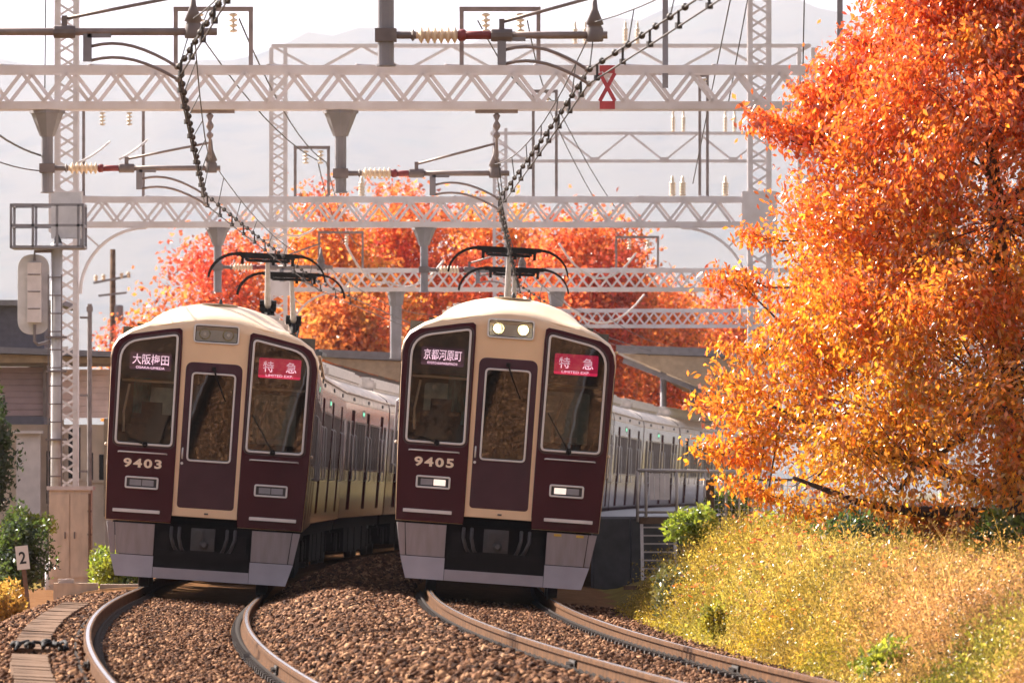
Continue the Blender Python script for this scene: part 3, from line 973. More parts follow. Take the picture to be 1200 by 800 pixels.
    # cab interior
    mb = MB(); mb.box((0, 2.05, 2.1), (2.46, .05, 2.4)); mb.box((0, 1.05, 1.02), (2.42, 1.9, .05)); mb.box((0, 1.1, 3.30), (2.0, 1.9, .03))
    for s in (-1, 1): mb.box((s * 1.19, 1.1, 1.35), (.04, 1.9, .62))
    cab = mb.build('cab_lining', M['cab'], root)
    mb = MB(); mb.box((-.82, .42, 1.55), (.80, .5, .80)); mb.box((-.82, .60, 1.98), (.7, .2, .12)); mb.box((.85, .45, 1.5), (.7, .5, .8)); mb.box((-.78, 1.35, 1.75), (.5, .12, .9)); mb.box((-.78, 1.33, 2.27), (.26, .10, .16))
    mb.build('cab_console', M['cabdark'], cab)
    mb = MB(); mb.tube([(-1.08, .25, 1.85), (-1.10, .22, 2.2), (-1.05, .25, 2.55)], .016, 6); mb.tube([(.62, .35, 1.8), (.60, .3, 2.1), (.70, .3, 2.45)], .022, 6)
    mb.bar((-1.15, .3, 2.60), (-.48, .3, 2.60), .03); mb.bar((.50, .3, 2.60), (1.15, .3, 2.60), .03); mb.bar((.58, .5, 1.95), (.9, .5, 1.95), .06)
    mb.build('cab_rail', M['number'], cab)
    MB().box((-.92 if not lit else -.6, 1.5, 2.3), (.22, .04, .7)).build('cab_curtain', M['teal'], cab)
    for (x0, x1, z0, z1) in ((-1.0, -.45, 1.75, 2.55), (.5, 1.05, 1.75, 2.55)):
        plate('bulkhead_window', [rpoly([(x0, z0), (x1, z0), (x1, z1), (x0, z1)], .05, 3)], 2.02, .01, M['saloon'], cab, 0)
    for s, w in ((-1, wl), (1, wr)):
        top = [p for p in grow(w, -.03) if p[1] > 2.645]
        top = sorted([p for p in top], key=lambda p: math.atan2(p[1] - 2.9, p[0] - s * .82))
        x0, x1 = (-1.17, -.475) if s < 0 else (.475, 1.17)
        plate('blackout_band', [[(x0, 2.635), (x1, 2.635), (x1, 3.12 if s > 0 else 3.20), (x0, 3.20 if s > 0 else 3.12)]], .075, .01, M['band'], root, 0)
    db = plate('destination_display', [rpoly([(-1.06, 2.735), (-.54, 2.735), (-.54, 2.955), (-1.06, 2.955)], .02, 3)], .045, .012, M['led_panel'], root, 0)
    text('destination_lettering', dest, M['led_white'], db, -.80, .036, 2.868, .455 if len(dest) == 4 else .46, .13, bold=.004)
    text('destination_lettering', romaji, M['led_white'], db, -.80, .036, 2.765, .36, .030)
    eb = plate('service_display', [rpoly([(.555, 2.735), (1.085, 2.735), (1.085, 2.985), (.555, 2.985)], .02, 3)], .045, .012, M['led_red'], root, 0)
    text('service_lettering', '特　急', M['led_white'], eb, .82, .036, 2.878, .42, .135, bold=.006)
    text('service_lettering', 'LIMITED EXP.', M['led_white'], eb, .82, .036, 2.768, .34, .030)
    text('car_number', number, M['number'], root, -.815, -.012, 1.565, .48, .116, t=.008, bold=.034, spacing=1.22)
    # side marker light on the corner
    for s in (-1, 1): MB().ball((s * 1.29, .12, 1.78), .022, 8, 5).build('corner_lamp', M['number'], root)
    add_sides(root, True, (11.0,), True)
    return root


def place_car(root, d0, track):
    p0 = track_pt(d0, track, 0, 0); p1 = track_pt(d0 + CARL, track, 0, 0)
    root.location = p0
    v = p1 - p0
    root.rotation_euler = (0, (cant(d0) + cant(d0 + CARL)) / 2, -math.atan2(v.x, v.y))


leadA = thing('train_car', 'maroon train car numbered 9403 with unlit headlamps, front of the left train', 'train car', group='cars of the left train')
lead_car('9403', '大阪梅田', 'OSAKA-UMEDA', False, leadA)
place_car(leadA, 96.2, 'A')
leadB = thing('train_car', 'maroon train car numbered 9405 with lit headlamps, front of the right train', 'train car', group='cars of the right train')
lead_car('9405', '京都河原町', 'KYOTO-KAWARAMACHI', True, leadB)
place_car(leadB, 93.0, 'B')


def plain_car(root):
    inst('body', BODY_CAR, root); inst('roof', ROOF_CAR, root)
    add_sides(root, False, (9.45,), False)
    return root


ordw = ['second', 'third', 'fourth', 'fifth', 'sixth', 'seventh', 'eighth']
base = plain_car(thing('train_car', 'x', 'train car'))
first_used = False
for track, d0, cnt, num, side in (('A', 96.2, 4, '9403', 'left'), ('B', 93.0, 7, '9405', 'right')):
    for k in range(cnt):
        if not first_used: o = base; first_used = True
        else: o = copy_tree(base)
        o['label'] = f'{ordw[k]} car of the {side} train, counted back from the cab numbered {num}'
        o['group'] = f'cars of the {side} train'
        place_car(o, d0 + PITCH * (k + 1), track)
        o['pk'] = k
cars = [o for o in SC.objects if o.get('pk') is not None]
for o in cars:
    k = o['pk']; del o['pk']
    if k == 0: pantograph(o, 13.0)
    if k == 1: pantograph(o, 5.0)

# ------------------------------------------------------------------ catenary gantries
def at(px, py, d): return Vector(((px - 600) * d / FPX, d, HC + (575 - py) * d / FPX))


ZB, ZT, DEP, PIT = 6.33, 6.80, .46, .585


def brace_mesh(a, b, w, t, m): return MB().bar(a, b, w, t, up=(0, 1, 0)).mesh('brace', m)


BR_UP = brace_mesh((0, 0, ZB + .05), (PIT / 2, 0, ZT - .04), .05, .012, M['gantry'])
BR_DN = brace_mesh((0, 0, ZT - .04), (PIT / 2, 0, ZB + .05), .05, .012, M['gantry'])
BR_FLAT = MB().bar((0, -DEP / 2, 0), (PIT, DEP / 2, 0), .04, .012).mesh('brace', M['gantry'])
RED_UP = BR_UP.copy(); RED_UP.materials[0] = M['redband']
RED_DN = BR_DN.copy(); RED_DN.materials[0] = M['redband']
MW, MP = .46, .50
MBR_A = MB().bar((-MW / 2 + .03, 0, 0), (MW / 2 - .03, 0, MP / 2), .045, .012, up=(0, 1, 0)).mesh('mast_brace', M['gantry'])
MBR_B = MB().bar((MW / 2 - .03, 0, 0), (-MW / 2 + .03, 0, MP / 2), .045, .012, up=(0, 1, 0)).mesh('mast_brace', M['gantry'])
MBS_A = MB().bar((0, -MW / 2 + .03, 0), (0, MW / 2 - .03, MP / 2), .045, .012, up=(1, 0, 0)).mesh('mast_brace', M['gantry'])


def mast(root, x, z0, z1):
    mb = MB()
    for sx in (-1, 1):
        for sy in (-1, 1):
            mb.box((x + sx * (MW / 2 - .012), sy * (MW / 2 - .05), (z0 + z1) / 2), (.014, .09, z1 - z0))
            mb.box((x + sx * (MW / 2 - .057), sy * (MW / 2), (z0 + z1) / 2), (.085, .014, z1 - z0))
    m = mb.build('mast', M['gantry'], root)
    MB().box((x, 0, z0 + .1), (.9, .9, .5)).build('mast_footing', M['concrete'], m)
    k = int((z1 - z0) / MP)
    for i in range(k):
        z = z0 + .05 + i * MP
        inst('mast_brace', MBR_A, m, (x, -MW / 2 - .014, z)); inst('mast_brace', MBR_B, m, (x, -MW / 2 - .014, z + MP / 2))
        inst('mast_brace', MBR_B, m, (x, MW / 2 + .014, z)); inst('mast_brace', MBR_A, m, (x, MW / 2 + .014, z + MP / 2))
    return m


def gantry(label, d, x0, x1, masts, red=None, cross=False, top_beam=None, arches=(), ztop=12.4):
    root = thing('catenary_gantry', label, 'gantry', (0, d, 0), group='lattice gantries over the tracks')
    mb = MB()
    for z in (ZB, ZT):
        for sy in (-1, 1):
            mb.box(((x0 + x1) / 2, sy * (DEP / 2), z), (x1 - x0, .014, .10))
            mb.box(((x0 + x1) / 2, sy * (DEP / 2 - .055), z + (.05 if z == ZT else -.05)), (x1 - x0, .10, .014))
    beam = mb.build('beam', M['gantry'], root)
    n = int((x1 - x0) / PIT)
    for i in range(n):
        x = x0 + i * PIT
        isred = False
        u, w = (RED_UP, RED_DN) if isred else (BR_UP, BR_DN)
        inst('brace', u, beam, (x, -DEP / 2 - .013, 0)); inst('brace', w, beam, (x + PIT / 2, -DEP / 2 - .013, 0))
        sh_ = PIT * (.5 if cross else .17)
        inst('brace', u, beam, (x + sh_, DEP / 2 + .013, 0)); inst('brace', w, beam, (x + PIT / 2 + (sh_ if i < n - 1 or not cross else sh_ - PIT), DEP / 2 + .013, 0))
        if i % 2 == 0: inst('brace', BR_FLAT, beam, (x, 0, ZT + .065))
    if red is not None:
        mb = MB(); xm = (red[0] + red[1]) / 2; w = .20
        for z in (ZB, ZT): mb.box((xm, -DEP / 2 - .012, z), (w, .006, .105))
        mb.bar((xm - w / 2, -DEP / 2 - .022, ZB + .05), (xm + w / 2, -DEP / 2 - .022, ZT - .05), .05, .006, up=(0, 1, 0))
        mb.bar((xm + w / 2, -DEP / 2 - .029, ZB + .05), (xm - w / 2, -DEP / 2 - .029, ZT - .05), .05, .006, up=(0, 1, 0))
        mb.build('red_marker', M['redband'], beam)
    for x in masts:
        m = mast(root, x, -.5, ztop)
        for sy in (-1, 1):
            mb = MB(); mb.box((x, sy * (MW / 2 + .03), (ZB + ZT) / 2), (.66, .012, .78))
            mb.build('gusset_plate', M['gantry'], m)
    for x, s in arches:
        r = 1.25
        for sy in (-1, 1):
            mb = MB()
            P = [(x + s * (r - r * math.cos(a)), sy * .2, ZB - .06 - r + r * math.sin(a)) for a in np.linspace(0, math.pi / 2, 11)]
            for p, q in zip(P, P[1:]): mb.bar(p, q, .035, .12, up=(0, 1, 0))
            mb.bar((x, sy * .2, ZB - .1), (x + s * r * .30, sy * .2, ZB - .06 - r * .30), .03, .05, up=(0, 1, 0))
            mb.build('arch_brace', M['gantry'], root)
    if top_beam:
        xa, xb, zt, dz, pit = top_beam
        mb = MB()
        for z in (zt, zt - dz):
            for sy in (-.2, .2): mb.box(((xa + xb) / 2, sy, z), (xb - xa, .07, .08))
        tb = mb.build('top_beam', M['gantry'], root)
        nb = int((xb - xa) / pit); p2 = (xb - xa) / nb
        for i in range(nb):
            for sy in (-.2, .2):
                b = MB(); b.bar((xa + i * p2, sy, zt), (xa + (i + .5) * p2, sy, zt - dz), .05, .05); b.bar((xa + (i + .5) * p2, sy, zt - dz), (xa + (i + 1) * p2, sy, zt), .05, .05)
                b.build('brace', M['gantry'], tb)
            MB().box((xa + (i + .5) * p2, 0, zt - dz + .06), (.28, .5, .10)).build('gusset_plate', M['gantry'], tb)
    return root


def drop_post(root, x, z0, w=.155, cone=True):
    mb = MB(); mb.tube([(x, 0, ZB - .06), (x, 0, z0)], w / 2, 14); mb.lathe([(w / 2 + .015, 0), (w / 2 + .015, .02)], (x, 0, z0 - .005), 14)
    p = mb.build('drop_post', M['gantry_post'], root, False)
    if cone:
        mb = MB(); mb.lathe([(w / 2 + .02, 0), (.215, .30), (.235, .30), (.235, .34)], (x, 0, ZB - .40), 8); mb.build('post_collar', M['gantry_post'], p)
    return p


def beam_frame(root, x0, x1, h, y=-.1, below=False, n=2):
    """inverted-U carrier frame standing on the beam with string insulators"""
    b = ZT + .06
    mb = MB()
    for x in (x0, x1): mb.bar((x, y, b - .1), (x, y, b + h), .055)
    mb.bar((x0 - .03, y, b + h), (x1 + .03, y, b + h), .06)
    f = mb.build('carrier_frame', M['arm'], root)
    for k in range(n):
        x = lerp(x0, x1, (k + .7) / n * .9)
        ib = MB()
        prof = []
        for q in range(4): prof += [(.015, -.05 - q * .07), (.055, -.065 - q * .07), (.055, -.085 - q * .07), (.015, -.10 - q * .07)]
        ib.lathe(prof[::-1], (x, y, b + h), 8); ib.build('string_insulator', M['porcelain'], f, True)


def post_insulators(root, xs, z, h=.32):
    for x in xs:
        ib = MB(); prof = [(.04, 0)]
        for q in range(5): prof += [(.065, .02 + q * h / 6), (.065, .035 + q * h / 6), (.04, .05 + q * h / 6)]
        prof += [(.03, h), (.02, h + .06)]
        ib.lathe(prof, (x, -.1, z), 8); ib.build('post_insulator', M['porcelain'], root, True)


G0, G1, G2, G3, G4 = 71.0, 101.0, 146.0, 193.0, 236.0
g0 = gantry('nearest gantry, of which only a plain grey post hangs into the top of view', G0, -7.2, 5.6, [], ztop=8)
for x in (-7.4, 5.8): mast(g0, x, -.5, 8)
drop_post(g0, at(452, 0, G0).x, 5.20, cone=False)
drop_post(g0, at(-260, 0, G0).x, 5.20, cone=False)
g1 = gantry('nearest full white lattice gantry crossing the whole view, carrying a red marker', G1, -7.9, 5.6, [], red=(at(695, 0, G1).x, at(728, 0, G1).x))
for x in (-8.15, 5.85): mast(g1, x, -.5, 8.4)
for px in (55, 399): drop_post(g1, at(px, 0, G1).x, 5.19)
beam_frame(g1, at(206, 0, G1).x, at(294, 0, G1).x, .74, n=2)
beam_frame(g1, at(541, 0, G1).x, at(631, 0, G1).x, .74, n=2)
mb = MB(); x = at(780, 0, G1).x; mb.box((x, .12, 7.3), (.075, .075, 1.45)); mb.build('beam_upright', M['gantry_post'], g1)
mb = MB(); x = at(985, 0, G1).x; mb.box((x, .12, 7.4), (.075, .075, 1.3)); mb.build('beam_upright', M['gantry_post'], g1)
for (pa, pb) in ((224, 275), (557, 607)):
    mb = MB(); mb.box(((at(pa, 0, G1).x + at(pb, 0, G1).x) / 2, -.1, ZB - .075), ((pb - pa) / 89., .12, .05)); hb = mb.build('hanger_bar', M['arm'], g1)
    ib = MB(); xx = at(246 if pa < 400 else 582, 0, G1).x
    ib.lathe([(.015, -.62), (.03, -.56), (.014, -.34), (.045, -.30), (.045, -.27), (.014, -.24), (.05, -.18), (.05, -.15), (.02, -.1), (.05, -.03), (.02, 0)], (xx, -.1, ZB - .1), 10)
    ib.build('hanging_insulator', M['arm'], hb, True)

g2 = gantry('second white lattice gantry, with tall lattice masts left and right', G2, at(98, 0, G2).x, at(880, 0, G2).x, [at(78, 0, G2).x, at(890, 0, G2).x], arches=((at(94, 0, G2).x, 1), (at(876, 0, G2).x, -1)), top_beam=(at(78, 0, G2).x, at(890, 0, G2).x, 12.2, .55, 2.6))
for px in (255, 497): drop_post(g2, at(px, 0, G2).x, 5.05)
beam_frame(g2, at(98, 0, G2).x, at(168, 0, G2).x, 1.66, n=2)
beam_frame(g2, at(346, 0, G2).x, at(385, 0, G2).x, .93, n=2)
beam_frame(g2, at(625, 0, G2).x, at(652, 0, G2).x, 2.0, n=1)
beam_frame(g2, at(820, 0, G2).x, at(829, 0, G2).x, 2.3, n=1)
post_insulators(g2, [at(p, 0, G2).x for p in (424, 788, 800, 850)], ZT + .07)
g3 = gantry('third lattice gantry, behind the pantographs, with a thin upper beam high above', G3, at(335, 0, G3).x, at(935, 0, G3).x, [at(326, 0, G3).x, at(945, 0, G3).x], cross=True, arches=((at(338, 0, G3).x, 1),), top_beam=(at(318, 0, G3).x, at(950, 0, G3).x, 12.45, .62, 2.15))
for px in (464, 652): drop_post(g3, at(px, 0, G3).x, 4.6 if px < 500 else 5.9, w=.30)
beam_frame(g3, at(722, 0, G3).x, at(771, 0, G3).x, .78, n=2)
beam_frame(g3, at(374, 0, G3).x, at(425, 0, G3).x, .9, n=1)
post_insulators(g3, [at(p, 0, G3).x for p in (674, 686, 733, 747)], 12.5, .5)
g4 = gantry('farthest lattice gantry, low behind the right train roof against orange trees', G4, at(588, 0, G4).x, at(1010, 0, G4).x, [at(586, 0, G4).x, at(1015, 0, G4).x], cross=True, top_beam=(at(575, 0, G4).x, at(900, 0, G4).x, 12.25, .85, 1.85))
post_insulators(g4, [at(p, 0, G4).x for p in (789, 801, 850, 861)], 12.3, .6)


# ------------------------------------------------------------------ registration arms
def reg_arm(label, d, xp, xe, zt, brk, wires, clamp_x, stay, near=True):
    """tube from a post xp to its free end xe, with bracket, two steady arms to the wires, stay rod and messenger clamp"""
    root = thing('registration_arm', label, 'wire support arm', (0, d, 0), group='wire support arms under the gantries')
    L = xe - xp
    mb = MB(); mb.tube([(xp + .09, 0, zt), (xp + .28, 0, zt)], .035, 8); mb.box((xp, 0, zt), (.20, .20, .12)); mb.lathe([(.02, 0), (.06, .03), (.02, .06)], (xp + .22, 0, zt), 8, (1, 0, 0))
    mb.build('post_clamp', M['brownmetal'], root)
    prof = [(.035, 0)]
    for k in range(6): prof += [(.035, .02 + k * .062), (.078, .045 + k * .062), (.078, .053 + k * .062), (.035, .072 + k * .062)]
    prof += [(.035, .41)]
    mb = MB(); mb.lathe(prof, (xp + .28, 0, zt), 12, (1, 0, 0)); mb.build('insulator', M['porcelain'], root, False)
    mb = MB(); mb.tube([(xp + .69, 0, zt), (xp + 1.0, 0, zt)], .040, 8); mb.lathe([(.03, 0), (.055, .02), (.055, .07), (.03, .09)], (xp + .66, 0, zt), 10, (1, 0, 0)); mb.build('red_sleeve', M['redsleeve'], root, True)
    mb = MB(); mb.tube([(xp + .98, 0, zt), (xe, 0, zt)], .036, 10); mb.build('arm_tube', M['arm'], root, True)
    xc = stay[0]
    mb = MB(); mb.lathe([(.055, -.10), (.06, -.09), (.06, .09), (.055, .10)], (xc, 0, zt), 10, (1, 0, 0)); mb.box((xc, 0, zt + .09), (.05, .05, .12)); mb.build('clamp', M['brownmetal'], root)
    mb = MB(); mb.tube([(xc, 0, zt + .12), (stay[1], 0, stay[2])], .018, 6); mb.build('stay_rod', M['arm'], root, True)
    xb, zb0 = brk
    mb = MB(); mb.box((xb, 0, (zt + zb0) / 2), (.08, .06, zt - zb0)); mb.bar((xb, 0, zt - .03), (xb + .22, 0, zt - .03), .06, .05); mb.build('bracket', M['gantry_post'], root)
    for k, (xw, yw, zw) in enumerate(wires):
        zs = zb0 + .14 - k * .13
        pts = []
        for t in np.linspace(0, 1, 9):
            h = math.sin(t * math.pi * .78) * .10 - .0 * t
            base_z = lerp(zs, zw, t ** 1.6)
            pts.append((lerp(xb + .03, xw, t), yw * t, base_z + h * (1 - t) ** .6))
        mb = MB(); mb.tube(pts, .017, 6); mb.ball(pts[-1], .03, 6, 4); mb.build('steady_arm', M['arm'], root, True)
    mb = MB(); mb.lathe([(.075, -.06), (.08, -.05), (.08, .06), (.06, .09), (.085, .10), (.03, .24), (.015, .38)], (clamp_x, 0, zt), 10); mb.build('messenger_clamp', M['brownmetal'], root, True)
    return root


SUP = {'A': [], 'B': []}          # supports: (d, contact x, contact z, messenger x, messenger z)


def add_arm(label, track, d, xp, xe_px, y_t, brk_px, brk_y, w1, w2, clamp_px, stay_px, stay_xy):
    zt = at(0, y_t, d).z
    a = at(*w1, d); b = at(*w2, d)
    reg_arm(label, d, xp, at(xe_px, 0, d).x, zt, (at(brk_px, 0, d).x, at(0, brk_y, d).z), [(a.x, 0, a.z), (b.x, 0, b.z)], at(clamp_px, 0, d).x, (at(stay_px, 0, d).x, at(*stay_xy, d).x, at(*stay_xy, d).z))
    SUP[track].append((d, b.x, b.z, a.x + .02, a.z, at(clamp_px, 0, d).x, zt + .12))


add_arm('topmost left grey arm tube reaching in from the edge over the left track', 'A', G0, at(-260, 0, G0).x, 254, 37, 102, 72, (207, 78), (208, 93), 226, 75, (197, -2))
add_arm('topmost arm with cream insulator and red sleeve, held by the plain grey post', 'B', G0, at(452, 0, G0).x, 712, 41, 588, 76, (688, 81), (690, 98), 697, 588, (690, -2))
add_arm('arm over the left track held by the left collared post under the white beam', 'A', G1, at(55, 0, G1).x, 258, 197, 163, 222, (238, 227), (240, 239), 247, 148, (246, 167))
add_arm('arm with red sleeve held by the middle collared post under the white beam', 'B', G1, at(399, 0, G1).x, 597, 203, 507, 229, (583, 232), (584, 245), 580, 488, (581, 168))
add_arm('small arm behind the left pantographs, held by a post of the second gantry', 'A', G2, at(255, 0, G2).x, 390, 313, 330, 330, (372, 330), (374, 340), 376, 318, (376, 285))
add_arm('small arm behind the right pantographs, held by a post of the second gantry', 'B', G2, at(497, 0, G2).x, 640, 316, 560, 332, (606, 333), (608, 342), 612, 550, (612, 290))

# ------------------------------------------------------------------ overhead wires
BEAD = MB().ball((0, 0, 0), .033, 7, 5).mesh('wire_clamp', M['wire'], True)
EAR = MB().bar((0, 0, 0), (0, 0, .13), .022).lathe([(.03, -.02), (.03, .03)], (0, 0, 0), 6).mesh('wire_ear', M['wire'])


def catenary(track, label):
    S = SUP[track]
    # one support beyond either end
    s0, s1 = S[0], S[1]
    k = (41 - s0[0]) / (s1[0] - s0[0])
    xo = ctr(41, track) + .36 - s0[1]
    first = (41.0, s0[1] + xo, s0[2], s0[3] + xo, s0[4], s0[5] + xo, s0[6])
    last = (G3, ctr(G3, track) + .2, s0[2], ctr(G3, track) + .22, s0[4], ctr(G3, track) + .25, 5.7)
    last2 = (G4, ctr(G4, track) + .2, s0[2], ctr(G4, track) + .22, s0[4], ctr(G4, track) + .25, 5.7)
    S = [first] + S + [last, last2]
    root = thing('catenary_wire', label, 'overhead wire', (0, 0, 0), group='overhead wires above the tracks')
    def path(ix, iz, sag, n=12):
        P = []
        for a, b in zip(S, S[1:]):
            for t in np.linspace(0, 1, n, endpoint=False):
                P.append(Vector((lerp(a[ix], b[ix], t), lerp(a[0], b[0], t), lerp(a[iz], b[iz], t) - sag * 4 * t * (1 - t))))
        P.append(Vector((S[-1][ix], S[-1][0], S[-1][iz])))
        return P
    pc = path(1, 2, .02); pm = path(3, 4, .03); pt = path(5, 6, .30)
    MB().tube(pc, .0085, 6).build('contact_wire', M['wire'], root, True)
    MB().tube(pm, .0095, 6).build('auxiliary_wire', M['wire'], root, True)
    MB().tube(pt, .007, 6).build('messenger_wire', M['wire'], root, True)
    ds = [p.y for p in pc]
    def ev(P, d): return Vector((float(np.interp(d, ds, [p.x for p in P])), d, float(np.interp(d, ds, [p.z for p in P]))))
    d = 48.0; k = 0
    while d < 158:
        inst('wire_clamp', BEAD, root, ev(pm, d))
        if k % 2: inst('wire_ear', EAR, root, ev(pc, d + .5))
        if k % 3 == 0:
            a, b = ev(pm, d), ev(pt, d)
            if (b - a).length > .08: MB().tube([a, b], .006, 4).build('dropper', M['wire'], root)
        d += 1.15 + (d - 48) * .012; k += 1
    return root


catenary('A', 'beaded black overhead wire of the left track, meeting the left pantographs')
catenary('B', 'beaded black overhead wire of the right track, slanting up to the top edge')


def cable(name, label, pts, r, m, sag=0.0, group='feeder cables between the gantries'):
    P = []
    for a, b in zip(pts, pts[1:]):
        a = Vector(a); b = Vector(b)
        for t in np.linspace(0, 1, 10, endpoint=False): P.append(a.lerp(b, t) - Vector((0, 0, sag * 4 * t * (1 - t))))
    P.append(Vector(pts[-1]))
    return tag(MB().tube(P, r, 5).build(name, m, None, True), label, 'cable', group)


cable('feeder_cable', 'dark cable sagging in from the left edge to the left drop post', [at(-60, 105, 92), at(47, 182, G1)], .014, M['wire'], .12)
cable('feeder_cable', 'thin dark cable at the left edge just below the sagging one', [at(-60, 160, 92), at(45, 200, G1)], .009, M['wire'], .08)
cable('feeder_cable', 'long dark feeder running from the left carrier frame to the second gantry', [at(222, 22, G1), at(372, 188, G2), at(405, 285, G3)], .011, M['wire'], .25)
cable('feeder_cable', 'second long feeder beside it, from the left carrier frame to the far gantry', [at(280, 22, G1), at(382, 190, G2), at(420, 288, G3)], .011, M['wire'], .3)
cable('feeder_cable', 'thin feeder from the middle carrier frame back to the second gantry', [at(560, 24, G1), at(640, 120, G2), at(735, 287, G3)], .010, M['wire'], .25)
cable('feeder_cable', 'thin feeder right of the middle carrier frame, running back to the third gantry', [at(618, 24, G1), at(650, 118, G2), at(760, 288, G3)], .010, M['wire'], .3)
cable('feeder_cable', 'pale jumper cable drooping below the second gantry toward the left pantograph', [at(285, 276, 145), at(335, 275, 146), at(375, 262, 147)], .022, M['whitewire'], .10)
cable('feeder_cable', 'pale drooping jumper cable in front of the orange trees left of the right pantograph', [at(405, 285, 192), at(455, 330, 193), at(520, 305, 193)], .03, M['whitewire'], .35)
cable('feeder_cable', 'pale drooping jumper cable right of the right pantograph under the third gantry frame', [at(655, 285, 192), at(745, 297, 193)], .028, M['whitewire'], .75)
cable('feeder_cable', 'second pale drooping jumper cable low over the farthest gantry', [at(660, 352, 210), at(755, 345, 212)], .028, M['whitewire'], .7)
cable('feeder_cable', 'pale jumper cable from the left arm insulator to the tall carrier frame', [at(92, 190, 140), at(128, 166, 146)], .022, M['whitewire'], .04)
cable('feeder_cable', 'pale jumper cable slanting beside the first one under the tall carrier frame', [at(140, 186, 140), at(172, 164, 146)], .022, M['whitewire'], .03)
for (pa, pb, lb) in (((858, -10, 100), (812, 215, 150), 'thin dark line slanting down left of the right lattice mast'),
                     ((943, -10, 110), (941, 90, 112), 'thin vertical dark line right of the right lattice mast'),
                     ((878, -10, 120), (852, 130, 125), 'thin dark line slanting behind the white beam near the right mast'),
                     ((53, -10, 120), (52, 110, 121), 'thin vertical dark line left of the left lattice mast')):
    cable('feeder_cable', lb, [at(*pa), at(*pb)], .010, M['wire'], .0)

# ------------------------------------------------------------------ foliage
def leaf_mesh(name, P, axis, L, W, tint, m):
    """one folded diamond per leaf. P (n,3) base points, axis (n,3) unit, L,W (n,), tint (n,3)"""
    n = len(P)
    r = rng.normal(size=(n, 3))
    s = np.cross(axis, r); s /= np.linalg.norm(s, axis=1, keepdims=True) + 1e-9
    nn = np.cross(axis, s)
    fold = rng.uniform(.1, .35, (n, 1)) * W[:, None]
    mid = P + axis * (L * .45)[:, None]
    V = np.stack([P, mid + s * (W / 2)[:, None] + nn * fold, P + axis * L[:, None], mid - s * (W / 2)[:, None] + nn * fold], 1).reshape(-1, 3)
    b = (np.arange(n) * 4)[:, None]
    F = np.concatenate([b + np.array([[0, 1, 2]]), b + np.array([[0, 2, 3]])], 1).reshape(-1, 3)
    me = arr_mesh(name, V, F, m)
    at_ = me.attributes.new('leaf_tint', 'FLOAT_COLOR', 'POINT')
    c = np.ones((n, 4, 4), dtype=np.float32); c[:, :, :3] = tint[:, None, :]
    at_.data.foreach_set('color', c.ravel())
    return me


def unit(v): return v / (np.linalg.norm(v, axis=1, keepdims=True) + 1e-9)


def vnoise(p, f, seed):
    """cheap smooth noise in -1..1 from a few sines"""
    r = np.random.default_rng(seed); out = np.zeros(len(p))
    for k in range(5):
        w = r.normal(size=3) * f * (1 + .5 * k); out += np.sin(p @ w + r.uniform(0, 6)) / (1 + .4 * k)
    return out / 2.6


def mixc(cols, w):
    w = np.maximum(w, 0); w = w / w.sum(1, keepdims=True)
    return w @ np.array(cols)


